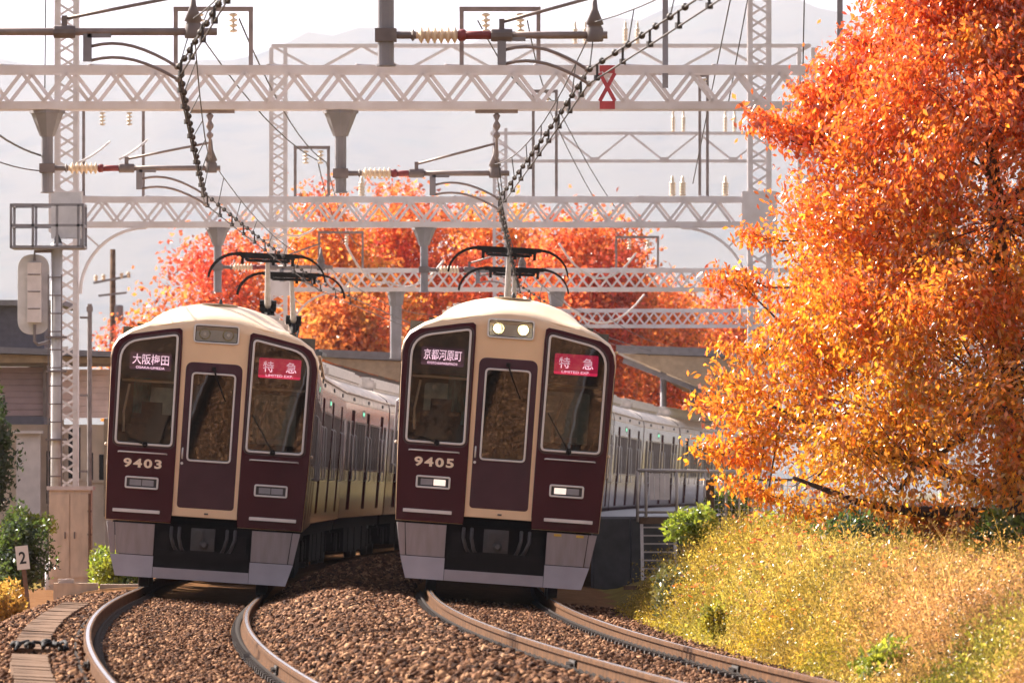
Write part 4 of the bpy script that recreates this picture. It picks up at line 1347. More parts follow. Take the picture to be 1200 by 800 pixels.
def limb_tree(name, label, loc, trunk_h, trunk_r, centers, group=None, n_limb=9, leaf=None, lean=(0, 0), trunk_top=None, far=False, extra=()):
    """trunk, limbs and twigs that reach every leaf cluster; returns root"""
    root = thing(name, label, 'tree', loc, group=group)
    rr = random.Random(len(centers) + int(loc[0] * 10))
    top = trunk_top or trunk_h
    tk = MB()
    TP = [Vector((lean[0] * t + .06 * math.sin(t * 5), lean[1] * t + .06 * math.cos(t * 4), top * t - .3)) for t in np.linspace(0, 1, 9)]
    tk.tube(TP, [trunk_r * (1.25 if i == 0 else 1) * (1 - .82 * i / 8) for i in range(9)], 10)
    tr = tk.build('trunk', M['bark'], root, True)
    # primary limbs towards groups of clusters
    C = np.array(centers)
    idx = list(range(len(C)))
    seeds = rr.sample(idx, min(n_limb, len(idx)))
    far_pts = []
    nodes = [(p, trunk_r * (1 - .82 * i / 8)) for i, p in enumerate(TP) if i >= 3]
    for sidx in seeds:
        tgt = Vector(C[sidx])
        start = min(nodes[:6], key=lambda q: abs(q[0].z - (tgt.z - .38 * (Vector((tgt.x, tgt.y, 0)) - Vector((q[0].x, q[0].y, 0))).length)))
        a, ra = start
        P = []
        for t in np.linspace(0, 1, 7):
            p = a.lerp(tgt, t); p.z += .10 * (tgt - a).length * math.sin(t * math.pi) * .6
            p += Vector((rr.uniform(-1, 1), rr.uniform(-1, 1), rr.uniform(-.6, .6))) * .05 * (tgt - a).length * (0 < t < 1)
            P.append(p)
        r0 = min(ra * .62, trunk_r * .5)
        lm = MB(); lm.tube(P, [lerp(r0, .018 * (trunk_r / .2), t) for t in np.linspace(0, 1, 7)], 7)
        lm.build('limb', M['bark'], root, True)
        far_pts += [(p, lerp(r0, .015, t)) for p, t in zip(P[2:], np.linspace(.33, 1, 5))]
    allp = far_pts + nodes[2:]
    tw = MB()
    TWP = np.array([p for p, _ in allp])
    for chain in extra:
        # a slender branch runs through each spray back to the nearest cluster
        e = np.array(chain[-1]); cand = C[C[:, 0] > e[0]]
        a = Vector(cand[int(((cand - e) ** 2).sum(1).argmin())])
        pts = [Vector(p) for p in chain] + ([a] if (a - Vector(chain[-1])).length < 1.0 else [])
        tw.tube(pts, [lerp(.003, .011, q / (len(pts) - 1)) for q in range(len(pts))], 4, cap=False)
    for c in C:
        dd = ((TWP - c) ** 2).sum(1); j = int(dd.argmin()); a = allp[j][0]; b = Vector(c)
        mid = a.lerp(b, .5) + Vector((rr.uniform(-.1, .1), rr.uniform(-.1, .1), .08 * (b - a).length))
        r0 = min(allp[j][1] * .4, .016)
        tw.tube([a, mid, b, b + (b - mid) * .5], [r0, r0 * .6, r0 * .35, .004], 4 if not far else 3, cap=False)
    t = tw.build('twigs', M['bark'], root); t['kind'] = 'stuff'
    return root


# ---- the big cherry tree on the bank
TX, TD = at(1183, 0, 84).x, 84.0
TZ = bank_z(TX - ctr(TD, 'B'), TD)
RZ = [(0.9, 2.0), (1.3, 2.75), (1.8, 3.15), (2.2, 3.3), (2.9, 3.2), (3.4, 3.15), (3.9, 3.0), (4.3, 2.75), (4.8, 2.62), (5.3, 2.45), (5.8, 2.0), (6.3, 1.65), (6.9, 1.35), (7.6, 1.0), (8.2, .4)]


def crown_r(z): return float(np.interp(z, [a for a, _ in RZ], [b for _, b in RZ]))


def cherry_clusters(n):
    out = []
    rr = random.Random(5)
    while len(out) < n:
        z = rr.uniform(1.05, 8.1); a = rr.uniform(0, 2 * math.pi)
        r = crown_r(z) * (.25 + .75 * math.sqrt(rr.random()))
        bump = 1 + .13 * math.sin(a * 5 + z * 2.1) + .10 * math.sin(a * 9 - z * 3.7)
        r *= min(bump, 1.08) * .84
        x, y = r * math.cos(a), r * math.sin(a) * 1.05
        if y > .4 and rr.random() < .75: continue
        if x > 1.8 and rr.random() < .6: continue
        if r < .55 * crown_r(z) and rr.random() < .6: continue
        # thin zone low beside the trunk where limbs show
        if z < 1.95 and r < 1.9: continue
        out.append((x, y, z))
    # sprays that stick out to the left, as in the photograph
    for (px, py, k) in ((878, 128, 9), (890, 150, 7), (905, 140, 9), (935, 100, 7), (955, 120, 7), (965, 75, 7), (990, 40, 6), (832, 325, 6), (850, 318, 6), (822, 468, 6), (838, 520, 7), (818, 522, 4), (850, 560, 6), (870, 268, 6), (842, 400, 6), (835, 440, 6), (880, 570, 6), (930, 590, 6), (1000, 596, 6), (1060, 600, 6)):
        q = at(px, py, TD - .4)
        y0 = rr.uniform(-.3, .1)
        SPR.append([(q.x - TX + .09 * j + rr.uniform(-.03, .03), y0 + rr.uniform(-.06, .06), q.z - TZ - .03 * j + rr.uniform(-.03, .03)) for j in range(k)])
    return [(x, y, z - TZ) for (x, y, z) in out]


SPR = []
cl = cherry_clusters(560)
cherry = limb_tree('cherry_tree', 'large orange and red leaved tree on the grassy bank right of the trains', (TX, TD, TZ), 2.5, .23, cl, n_limb=16, extra=SPR, lean=(-.15, .1), trunk_top=5.6)
mb = MB()
for (P, r0) in (([(0, 0, .55), (-.5, -.25, .60), (-1.1, -.5, .62), (-1.7, -.7, .72), (-2.4, -.9, .98)], .10), ([(-.05, 0, .75), (-.45, -.1, .95), (-1.0, -.2, 1.15), (-1.9, -.3, 1.4), (-2.6, -.35, 1.75)], .085),
                ([(0, .1, .9), (.5, -.1, 1.3), (1.1, -.3, 1.8), (1.8, -.5, 2.2)], .08)):
    mb = MB(); mb.tube(P, [lerp(r0, .02, t) for t in np.linspace(0, 1, len(P))], 8); mb.build('limb', M['bark'], cherry, True)
C = np.array(cl)
per = 330
nC = len(C)
P = np.repeat(C, per, 0) + rng.normal(size=(nC * per, 3)) * np.array([.22, .22, .17])
Q = np.array([p for ch_ in SPR for p in ch_]); P = np.concatenate([P, np.repeat(Q, 42, 0) + rng.normal(size=(len(Q) * 42, 3)) * np.array([.09, .12, .07])])
P[:, 2] = np.maximum(P[:, 2], .25 + .1 * rng.random(len(P)))
n = len(P)
cdir = np.repeat(unit(rng.normal(size=(nC, 3))), per, 0) * .55
ax = rng.normal(size=(n, 3)) * .55; ax[:nC * per] += cdir; ax[:, 2] -= .75; ax = unit(ax)
rad = np.hypot(P[:, 0], P[:, 1]); zz = P[:, 2] + TZ
out = rad / np.maximum(np.interp(zz, [a for a, _ in RZ], [b for _, b in RZ]), .3)
n1 = vnoise(P, 1.6, 3); n2 = vnoise(P, 3.2, 8)
wr = np.clip(.34 * (zz - 3.0) / 2 + .5 * (out - .68) + .50 * n1, 0, 1.4) + (rng.random(n) < .12) * .5
wr[nC * per:] += .25 * np.clip(zz[nC * per:] - 4, 0, 2)
wo = np.full(n, .60)
wy = np.clip(.22 - .13 * (zz - 3.2) + .55 * n2, 0, 1) * (.4 + .9 * rng.random(n))
wg = np.clip(.40 - .10 * (zz - 2.5) - .25 * (out - .6) + .12 * (P[:, 0] + 1) + .55 * vnoise(P, 2.4, 21), 0, .9) * (rng.random(n) < .55)
tint = mixc([(.80, .10, .04), (.84, .25, .02), (.80, .46, .03), (.38, .40, .04)], np.stack([wr, wo, wy, wg], 1))
LL = .05 + .06 * rng.beta(1.6, 2.2, n)
lv = inst('leaves', leaf_mesh('leaves', P, ax, LL, LL * rng.uniform(.42, .58, n), tint, M['leaf']), cherry)
lv['kind'] = 'stuff'


# ---- autumn trees behind the gantries
def far_tree(label, px, d, top_py, half_px, base_py, n_cl, cols, seed, per=110, L=(.15, .28), place=None):
    s = FPX / max(d, 1)
    x = (px - 600) / s; ztop = HC + (575 - top_py) / s; zlow = HC + (575 - base_py) / s; Rx = half_px / s
    if place: x, d, zlow, ztop, Rx = place
    rr = random.Random(seed); cs = []
    zc = (ztop + zlow) / 2; H = (ztop - zlow) / 2
    while len(cs) < n_cl:
        u = Vector((rr.uniform(-1, 1), rr.uniform(-1, 1), rr.uniform(-1, 1)))
        if u.length > 1 or u.length < .35: continue
        lump = 1 + .16 * math.sin(u.x * 7 + seed) + .12 * math.sin(u.z * 9 + u.y * 5 + seed * 2)
        if u.z > 0: u.x *= 1 - .25 * u.z
        cs.append((u.x * Rx * lump, u.y * min(Rx, 5) * lump, zc + .4 + u.z * H * lump))
    root = limb_tree('autumn_tree', label, (x, d, -.4), zc, .24, cs, group='autumn trees behind the gantries', n_limb=12, trunk_top=ztop * .8, far=True)
    Ca = np.array(cs)
    Pp = np.repeat(Ca, per, 0) + rng.normal(size=(len(Ca) * per, 3)) * np.array([.55, .55, .42])
    m_ = len(Pp); axx = rng.normal(size=(m_, 3)); axx[:, 2] -= .4; axx = unit(axx)
    nn = vnoise(Pp, .8, seed); n3 = vnoise(Pp, 1.5, seed + 9)
    w = np.stack([np.clip(.5 + nn, 0, 1.5), np.clip(.5 - nn * .6, 0, 1), np.clip(.15 + .7 * n3, 0, 1) * .7], 1)
    l = inst('leaves', leaf_mesh('leaves', Pp, axx, rng.uniform(L[0], L[1], m_), rng.uniform(L[0] * .55, L[1] * .6, m_), mixc(cols, w), M['leaf_far']), root)
    l['kind'] = 'stuff'
    return root


RED = [(.78, .13, .07), (.80, .22, .05), (.74, .40, .06)]
ORG = [(.78, .14, .06), (.80, .28, .04), (.66, .44, .07)]
GRN = [(.70, .20, .05), (.50, .34, .06), (.16, .24, .05)]
far_tree('sparse red leaved tree behind the left pantographs, leftmost of the row', 268, 262, 264, 70, 470, 110, RED, 1, per=70)
far_tree('orange tree between the left pantograph and the third gantry mast', 385, 275, 246, 80, 480, 170, ORG, 2)
far_tree('tall red orange tree behind the gap between the two trains', 480, 285, 228, 80, 490, 190, RED, 3)
far_tree('bright orange tree behind the right pantographs', 585, 290, 240, 82, 490, 190, ORG, 4)
far_tree('red orange tree right of the right pantograph, behind the thin carrier frame', 690, 280, 250, 78, 490, 190, RED, 5)
far_tree('low orange tree behind the farthest gantry, next to the big tree', 765, 300, 330, 60, 500, 120, ORG, 6)
far_tree('pink red low tree between the farthest gantry and the big tree', 840, 310, 345, 60, 500, 110, RED, 7)
far_tree('dull green and brown tree low behind the left train roof', 410, 250, 345, 48, 490, 110, [(.80, .17, .06), (.72, .24, .05), (.26, .26, .05)], 8, per=90)
far_tree('small pale orange tree beyond the left edge of the left train roof', 168, 300, 362, 42, 470, 60, ORG, 9, per=50)


# ---- shrubs and weeds
def shrub(name, label, c, size, n, cols, L=(.05, .10), m='leaf_green', group=None, seed=0, cat='shrub'):
    root = thing(name, label, cat, c, group=group)
    r = np.random.default_rng(seed)
    u = unit(r.normal(size=(n, 3))) * (r.random((n, 1)) ** .45)
    lump = 1 + .22 * np.sin(u[:, 0] * 6 + seed) + .18 * np.sin(u[:, 2] * 8 + u[:, 1] * 6 + seed)
    Pp = u * np.array(size) * lump[:, None]
    Pp[:, 2] = np.abs(Pp[:, 2] + size[2] * .75)
    axx = r.normal(size=(n, 3)); axx[:, 2] += .5; axx = unit(axx)
    nn = vnoise(Pp, 3.0 / max(size), seed + 1)
    w = np.stack([np.clip(.5 + nn, .02, 1.5), np.clip(.5 - nn, .02, 1.5)], 1)
    l = inst('leaves', leaf_mesh('leaves', Pp, axx, r.uniform(L[0], L[1], n), r.uniform(L[0] * .5, L[1] * .55, n), mixc(cols, w), M[m]), root)
    l['kind'] = 'stuff'
    st = MB()
    for k in range(7):
        a = k * .9; q = Vector((math.cos(a) * size[0] * .5, math.sin(a) * size[1] * .5, size[2] * 1.1))
        st.tube([(0, 0, -.1), q * .5 + Vector((0, 0, .05)), q], [.02, .014, .006], 5)
    s_ = st.build('stems', M['bark'], root); s_['kind'] = 'stuff'
    return root


DG = [(.030, .050, .018), (.055, .085, .02)]
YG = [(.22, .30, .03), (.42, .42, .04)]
MG = [(.10, .16, .03), (.22, .28, .04)]
YE = [(.45, .34, .03), (.30, .30, .04)]
shrub('hedge_tree', 'tall dark green bush at the left edge in front of the station building', at(-14, 600, 108), (.42, .6, 1.02), 5200, DG, (.06, .10), seed=1)
shrub('shrub', 'dark green shrub with bright top left of the beige cabinet', at(22, 690, 106), (.42, .45, .62), 4200, [(.045, .075, .02), (.11, .16, .03)], seed=2)
shrub('shrub', 'sunlit yellow green shrub top behind the number sign', at(30, 628, 107.5), (.36, .25, .18), 1800, YG, seed=3)
shrub('weed_clump', 'bright yellow green weeds between the beige cabinet and the left train', at(135, 688, 112), (.42, .5, .33), 3000, YG, seed=4)
shrub('weed_clump', 'dry orange weeds at the left edge beside the number sign', at(2, 728, 92), (.30, .5, .28), 2200, [(.50, .24, .05), (.55, .36, .07)], (.04, .09), 'grass', seed=5)
shrub('shrub', 'yellow green shrub under the fence at the foot of the platform steps', at(815, 634, 90.3), (.30, .3, .22), 2600, YG, seed=6)
shrub('shrub', 'green shrub behind the wire fence, right of the concrete post', at(862, 606, 110), (.34, .4, .26), 2200, MG, seed=7)
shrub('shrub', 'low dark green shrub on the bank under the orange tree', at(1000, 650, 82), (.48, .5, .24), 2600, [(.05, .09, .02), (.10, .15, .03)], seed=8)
shrub('shrub', 'pale leafy growth at the foot of the tree trunk', at(1170, 650, 81.5), (.30, .35, .26), 1500, MG, (.06, .11), seed=9)
shrub('shrub', 'yellow green bush in the grass on the bank below the low branches', at(930, 640, 90), (.5, .5, .22), 2200, YG, seed=10)
shrub('shrub', 'orange fallen leaf heap hanging low under the branches of the big tree', at(1085, 645, 84), (.7, .6, .30), 2600, [(.55, .14, .03), (.60, .25, .03)], (.06, .11), 'leaf', seed=12)
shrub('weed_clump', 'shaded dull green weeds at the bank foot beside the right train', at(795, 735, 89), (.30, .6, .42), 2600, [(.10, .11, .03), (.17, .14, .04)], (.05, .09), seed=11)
shrub('weed_clump', 'small feathery pale weed right of the shaded bank foot', at(838, 752, 77), (.13, .13, .24), 700, YE, (.04, .08), 'grass', seed=13)
shrub('weed_clump', 'leafy yellow green weed at the lower edge of the bank', at(1045, 800, 60), (.28, .3, .18), 1500, YG, (.05, .10), seed=14)
shrub('weed_clump', 'leafy yellow green weed in the bottom right corner', at(1180, 812, 58), (.28, .3, .20), 1500, YG, (.05, .10), seed=15)


# ---- tall dry grass on the bank
def grass(n):
    d = rng.uniform(47, 98, n)
    xmax = d / 14.0 + .6
    c = np.interp(d, _dd, _xx)
    lo = c + 1.72
    x = lo + (np.maximum(xmax, lo + .5) - lo) * rng.random(n)
    o = x - c
    z = np.array([bank_z(a, b) for a, b in zip(o, d)])
    B = 3
    base = np.stack([x, d, z - .02], 1)
    edge = np.clip((o - 1.6) / .7, .35, 1)
    nz = vnoise(base, .9, 4)
    h = (.40 + .14 * nz + rng.uniform(-.10, .10, n) + (rng.random(n) < .03) * .35) * edge
    px = 600 + x / d * FPX
    pink = 1.3 * np.clip((px - 1000) / 120, 0, 1) * np.clip(.6 + vnoise(base, .7, 15), 0, 1) * np.clip((80 - d) / 15, 0, 1)
    green = np.clip(.25 + 1.1 * vnoise(base, .8, 31), 0, 1.2) + (rng.random(n) < .15) * .6
    gold = np.clip((d - 80) / 10, 0, 1) * .9 + .35
    straw = np.clip(.45 + .6 * vnoise(base, 1.1, 44), .05, 1)
    tint = mixc([(.70, .30, .15), (.23, .28, .035), (.62, .40, .03), (.56, .37, .11)], np.stack([pink * 1.6, green, gold, straw], 1))
    # blades
    a = rng.uniform(0, 2 * math.pi, (n, B)); sp = rng.uniform(.03, .36, (n, B)) * (h[:, None] / .5)
    hh = h[:, None] * rng.uniform(.45, 1.1, (n, B))
    root = base[:, None] + np.stack([np.cos(a) * .12, np.sin(a) * .12, np.zeros_like(a)], -1)
    tip = root + np.stack([np.cos(a) * sp, np.sin(a) * sp, hh], -1)
    mid = (root + tip) / 2 + np.stack([-np.cos(a) * sp * .18, -np.sin(a) * sp * .18, hh * .06], -1)
    w = rng.uniform(.003, .006, (n, B))[..., None]
    sd_ = np.stack([-np.sin(a + 1.0), np.cos(a + 1.0), np.zeros_like(a)], -1)
    V = np.stack([root, mid + sd_ * w, tip, mid - sd_ * w], 2).reshape(-1, 3)
    m_ = n * B
    T = np.repeat(tint * rng.uniform(.7, 1.25, (n, 1)) * (.8 + .45 * vnoise(base, 1.7, 77))[:, None].clip(.4, 1.3), B, 0) * rng.uniform(.85, 1.2, (m_, 1))
    # seed heads and small leaves along the upper stems
    k = 24
    pick = rng.integers(0, m_, n * k)
    rt = root.reshape(-1, 3)[pick]; tp = tip.reshape(-1, 3)[pick]
    f = rng.uniform(.35, 1.02, (n * k, 1))
    LP = rt + (tp - rt) * f + rng.normal(size=(n * k, 3)) * np.array([.06, .06, .03])
    lax = unit(rng.normal(size=(n * k, 3)) + np.array([0, 0, .4]))
    lm = leaf_mesh('seed', LP, lax, rng.uniform(.018, .052, n * k), rng.uniform(.010, .022, n * k), T[pick] * rng.uniform(.85, 1.25, (n * k, 1)), M['grass'])
    b = (np.arange(m_) * 4)[:, None]
    F = np.concatenate([b + np.array([[0, 1, 3]]), b + np.array([[1, 2, 3]])], 1).reshape(-1, 3)
    nv = len(V); lv_ = np.empty(len(lm.vertices) * 3, dtype=np.float32); lm.vertices.foreach_get('co', lv_)
    lf = np.empty(len(lm.polygons) * 3, dtype=np.int32); lm.loops.foreach_get('vertex_index', lf)
    me = arr_mesh('tall_grass', np.concatenate([V, lv_.reshape(-1, 3)]), np.concatenate([F, lf.reshape(-1, 3) + nv]), M['grass'])
    at_ = me.attributes.new('leaf_tint', 'FLOAT_COLOR', 'POINT')
    c1 = np.ones((m_, 4, 4), dtype=np.float32); c1[:, :, :3] = T[:, None]
    c2 = np.empty(len(lm.vertices) * 4, dtype=np.float32); lm.attributes['leaf_tint'].data.foreach_get('color', c2)
    at_.data.foreach_set('color', np.concatenate([c1.ravel(), c2]))
    bpy.data.meshes.remove(lm)
    o_ = inst('tall_grass', me); tag(o_, kind='stuff')
    return o_


grass(17500)


# ------------------------------------------------------------------ left side: station building, signal, cabinet, sign
bd = thing('station_building', 'low station building with board siding toned mauve for shade at the left edge', 'building', (-10.0, 158, -.5))
S = 57.0
bx = lambda px: (px - 600) / S + 10.0
bz = lambda py: HC + (575 - py) / S + .5
mb = MB(); mb.box((-3.2, 4.4, bz(600) / 2 + .9), (9.6, 7.6, bz(485) - .2)); mb.build('wall', M['plaster'], bd)
mb = MB()
mb.add([(-9, -1.2, bz(388)), (2.4, -1.2, bz(414)), (2.4, 9, bz(414)), (-9, 9, bz(388)), (-9, -1.2, bz(399)), (2.4, -1.2, bz(420)), (2.4, 9, bz(420)), (-9, 9, bz(399))],
       [(0, 1, 2, 3), (4, 7, 6, 5), (0, 4, 5, 1), (1, 5, 6, 2), (2, 6, 7, 3), (3, 7, 4, 0)])
mb.build('roof', M['canopy'], bd)
mb = MB(); mb.add([(-9, -.9, bz(399) - .01), (2.2, -.9, bz(420) - .01), (2.2, -.9, bz(426)), (-9, -.9, bz(424)), (-9, 4, bz(399) - .01), (2.2, 4, bz(420) - .01), (2.2, 4, bz(426)), (-9, 4, bz(424))],
                  [(0, 1, 2, 3), (4, 7, 6, 5), (3, 2, 6, 7), (1, 5, 6, 2)])
mb.build('eave', M['eave'], bd)
for k in range(8):
    z = lerp(bz(487), bz(430), (k + .5) / 8)
    mb = MB(); mb.box((bx(-110), .1, z), (bx(52) - bx(-272), .05, .118), Matrix.Rotation(R(-8), 3, 'X')); mb.build('siding_board', M['siding'], bd)
    mb = MB(); mb.box((bx(91), .35, z - .04), (bx(128) - bx(54), .05, .118), Matrix.Rotation(R(-8), 3, 'X')); mb.build('siding_board', M['siding_lit'], bd)
mb = MB(); mb.box((bx(52.5), .15, bz(458)), (.07, .5, 1.06)); mb.build('corner_trim', M['brownmetal'], bd)
mb = MB(); mb.box((bx(32), .3, bz(556)), (.50, .12, bz(508) - bz(604))); mb.build('door', M['whitedoor'], bd)
mb = MB(); mb.box((bx(32), .2, bz(506)), (.62, .3, .06)); mb.build('door_hood', M['whitedoor'], bd)
for pa, pb, ya, yb in ((100, 107, 530, 562), (114, 120, 532, 562), (78, 92, 500, 560), (52, 57, 528, 590)):
    mb = MB(); mb.box(((bx(pa) + bx(pb)) / 2, .62, (bz(ya) + bz(yb)) / 2), (bx(pb) - bx(pa), .06, bz(ya) - bz(yb))); w = mb.build('window', M['sideglass'], bd)
    mb = MB(); mb.box(((bx(pa) + bx(pb)) / 2, .6, bz(yb) - .03), (bx(pb) - bx(pa) + .08, .12, .05)); mb.build('window_sill', M['plaster'], w)
for p in (60, 70, 123):
    mb = MB(); mb.box((bx(p), .45, (bz(490) + bz(605)) / 2), (.10, .14, bz(490) - bz(605))); mb.build('wall_post', M['eave'], bd)

hs = thing('house', 'slate blue house block behind the station building at the left edge', 'house', (-16.2, 225, -.5))
mb = MB(); mb.box((0, 3, 3.6), (5.0, 6, 7.2)); mb.build('wall', M['darkhouse'], hs)
mb = MB(); mb.box((.3, 3, 7.27), (5.6, 6.8, .16)); mb.build('roof', M['canopy'], hs)
mb = MB(); mb.add([(.9, -.3, 5.2), (3.2, -.3, 5.6), (3.2, -.3, 6.0), (.9, -.3, 5.75), (.9, -.06, 5.2), (3.2, -.06, 5.6), (3.2, -.06, 6.0), (.9, -.06, 5.75)], [(0, 1, 2, 3), (4, 7, 6, 5), (0, 4, 5, 1), (1, 5, 6, 2), (2, 6, 7, 3), (3, 7, 4, 0)])
mb.build('lean_to_roof', M['whitedoor'], hs)

up_ = thing('utility_pole', 'thin grey utility pole with slanted crossarm, far left beyond the station', 'utility pole', (at(132, 0, 300).x, 300, -.5))
mb = MB(); mb.tube([(0, 0, 0), (0, 0, at(0, 292, 300).z + .5)], [.17, .11], 10); mb.build('pole', M['concrete'], up_, True)
zc = at(0, 328, 300).z + .5
mb = MB(); mb.bar((-.75, -.15, zc - .12), (.7, -.15, zc + .16), .09); mb.build('crossarm', M['gantry_post'], up_)
mb = MB(); mb.bar((-.55, -.15, zc - .62), (.55, -.15, zc - .5), .08); mb.build('crossarm', M['gantry_post'], up_)
for q in (-.65, -.35, .35, .62):
    mb = MB(); mb.lathe([(.05, 0), (.09, .06), (.05, .10), (.09, .16), (.04, .24)], (q, -.15, zc + .02 + q * .1), 8); mb.build('insulator', M['porcelain'], up_)
mb = MB(); mb.lathe([(.16, 0), (.18, .05), (.18, .55), (.14, .62)], (.24, -.1, zc - 1.6), 10); mb.build('transformer', M['gantry_post'], up_)

DSG = 134.0
sg = thing('railway_signal', 'pale railway signal seen from behind, on a ladder post with an oval target board', 'signal', (at(65, 0, DSG).x, DSG, -.45))
s_ = FPX / DSG
zz_ = lambda py: HC + (575 - py) / s_ + .45
mb = MB(); mb.tube([(.02, 0, 0), (.02, 0, zz_(285))], .10, 12); mb.lathe([(.20, 0), (.20, .35), (.13, .6)], (.02, 0, .0), 12); mb.build('post', M['signal'], sg, True)
lad = MB()
for q in (-.115, .115): lad.bar((q, -.16, .2), (q, -.16, zz_(322)), .025)
lad = lad.build('ladder', M['brownmetal'], sg); lad['kind'] = 'stuff'
z = .4
while z < zz_(324):
    MB().bar((-.115, -.165, z), (.115, -.165, z), .022).build('rung', M['brownmetal'], lad); z += .315
for zq in (zz_(435), zz_(515), zz_(395)):
    MB().box((.02, -.05, zq), (.36, .28, .035)).build('post_band', M['brownmetal'], sg)
ov = rpoly([(-.66, zz_(392)), (-.11, zz_(392)), (-.11, zz_(298)), (-.66, zz_(298))], .27, 8)
ov = [(x - .0, z) for x, z in ov]
plate('target_board', [ov], -.02, .03, M['signal'], sg, .006)
bxm = MB(); bxm.box((-.36, -.14, (zz_(308) + zz_(378)) / 2), (.24, .20, zz_(308) - zz_(378))); hb_ = bxm.build('signal_case', M['whitedoor'], sg)
for py in (322, 342, 362): MB().box((-.36, -.245, zz_(py)), (.22, .01, .02)).build('case_hinge', M['brownmetal'], hb_)
MB().tube([(-.36, -.1, zz_(380)), (-.36, -.1, zz_(400)), (-.3, -.08, zz_(404)), (-.1, 0, zz_(400))], .03, 6).build('signal_bracket', M['brownmetal'], sg)
MB().tube([(-.36, -.1, zz_(306)), (-.36, -.1, zz_(295)), (0, 0, zz_(294))], .03, 6).build('signal_bracket', M['brownmetal'], sg)
MB().lathe([(.02, 0), (.09, .03), (.06, .1), (.015, .22)], (.03, 0, zz_(288)), 8).build('post_finial', M['dark'], sg)
cage = MB()
xa, xb = -.75, .50
for zq in (zz_(241), zz_(265), zz_(290)):
    for y in (-.45, .45): cage.bar((xa, y, zq), (xb, y, zq), .045)
    for x in (xa, xb): cage.bar((x, -.45, zq), (x, .45, zq), .045)
for x in (xa, -.37, .05, .42, xb):
    for y in (-.45, .45): cage.bar((x, y, zz_(290)), (x, y, zz_(241)), .045)
cage.box(((xa + xb) / 2, 0, zz_(291)), (xb - xa, .9, .03))
cage.build('platform_cage', M['gantry_post'], sg)
mb = MB(); mb.box((.18, .2, zz_(252)), (.52, .4, .80)); mb.build('relay_box', M['signal'], sg)

tp = thing('slim_pole', 'slim grey pole with small side brackets between the signal and the left train', 'pole', (at(105, 0, 148).x, 148, -.5))
zq = lambda py: HC + (575 - py) * 148 / FPX + .5
MB().tube([(0, 0, 0), (0, 0, zq(356))], .045, 8).build('pole', M['brownmetal'], tp)
for py in (372, 463, 552): MB().bar((-.19, 0, zq(py)), (0, 0, zq(py)), .04).build('bracket', M['brownmetal'], tp)
MB().box((0, 0, zq(362)), (.12, .08, .10)).build('junction_box', M['brownmetal'], tp)

DC = 116.0; sc_ = FPX / DC
cb = thing('equipment_cabinet', 'beige lineside equipment cabinet with pale lid beside the left train', 'cabinet', (at(82, 0, DC).x, DC, HC + (575 - 684) / sc_))
H = 110 / sc_
mb = MB(); mb.box((0, .3, H / 2), (.62, .6, H)); mb.build('case', M['cabinet'], cb)
mb = MB(); mb.box((0, .3, H + .03), (.70, .68, .06)); mb.build('lid', M['whitedoor'], cb)
for q in (-.155, .155):
    mb = MB(); mb.box((q, -.012, H / 2 + .02), (.29, .02, H - .16)); dd_ = mb.build('door', M['cabinet'], cb)
    MB().box((q * .2 + (.04 if q > 0 else -.04), -.03, H * .52), (.02, .03, .10)).build('handle', M['brownmetal'], dd_)
mb = MB(); mb.tube([(.30, -.06, 0), (.30, -.06, H - .05)], .022, 6); mb.build('conduit', M['wood'], cb)
for z in (.35, .75, 1.1): MB().box((.30, -.03, z), (.06, .06, .03)).build('conduit_clip', M['brownmetal'], cb)

kw = thing('low_wall', 'low beige concrete edging wall in front of the cabinet', 'wall', (at(62, 0, 108).x, 108, HC + (575 - 702) * 108 / FPX))
for k, (x, w) in enumerate(((.32, .62), (.97, .62))):
    mb = MB(); mb.box((x, .1 + .05 * k, .11), (w, .22, .24 - .03 * k)); mb.build('wall_block', M['cabinet'], kw)
mb = MB(); mb.box((.18, .12, .26), (.22, .16, .06)); mb.build('loose_slab', M['whitedoor'], kw)

ns = thing('number_sign', 'small white sign with a black 2 on a leaning wooden stake', 'sign', at(33, 712, 94), (0, R(-6), 0))
MB().box((0, 0, .30), (.055, .04, .62)).build('stake', M['wood'], ns)
pl = MB().box((.0, -.03, .62), (.155, .02, .29)).build('plate', M['signwhite'], ns)
text('numeral', '2', M['signblack'], pl, 0, -.042, .62, .085, .15, bold=.02)

# ------------------------------------------------------------------ right side: platform, steps, fence, canopies
pf = thing('station_platform', 'dark station platform running back beside the right train', 'platform', (0, 0, 0))
PD = list(np.arange(124, 330, 6.0))
V = []; 
for d in PD:
    c = ctr(d, 'B')
    for (o, z) in ((1.62, -.4), (1.62, .74), (1.56, .74), (1.56, .86), (5.2, .86), (5.2, -.4)): V.append((c + o, d, z))
n = 6
fs = [(j * n + i, j * n + i + 1, (j + 1) * n + i + 1, (j + 1) * n + i) for j in range(len(PD) - 1) for i in range(n - 1)] + [(0, 5, 4, 3, 2, 1)]
MB().add(V, fs).build('platform_deck', M['canopy'], pf)
for k in range(6):
    mb = MB(); c = ctr(124, 'B'); mb.box((c + 1.95 + k * .62, 123.97, .22), (.59, .06, 1.2)); mb.build('end_panel', M['dark'], pf)
rl = thing('platform_railing', 'grey tubular railing with a pale board across the platform end', 'railing', (0, 123.6, 0))
D2 = 123.6
xs_ = [at(p, 0, D2).x for p in (747, 757, 793, 826, 862)]
zt_, zb_ = at(0, 551, D2).z, at(0, 604, D2).z
MB().tube([(xs_[0], 0, zt_), (xs_[-1], 0, zt_ - .02)], .028, 8).build('top_rail', M['fencewire'], rl, True)
MB().tube([(xs_[0], 0, zb_ + .06), (xs_[-1], 0, zb_ + .06)], .022, 8).build('bottom_rail', M['fencewire'], rl, True)
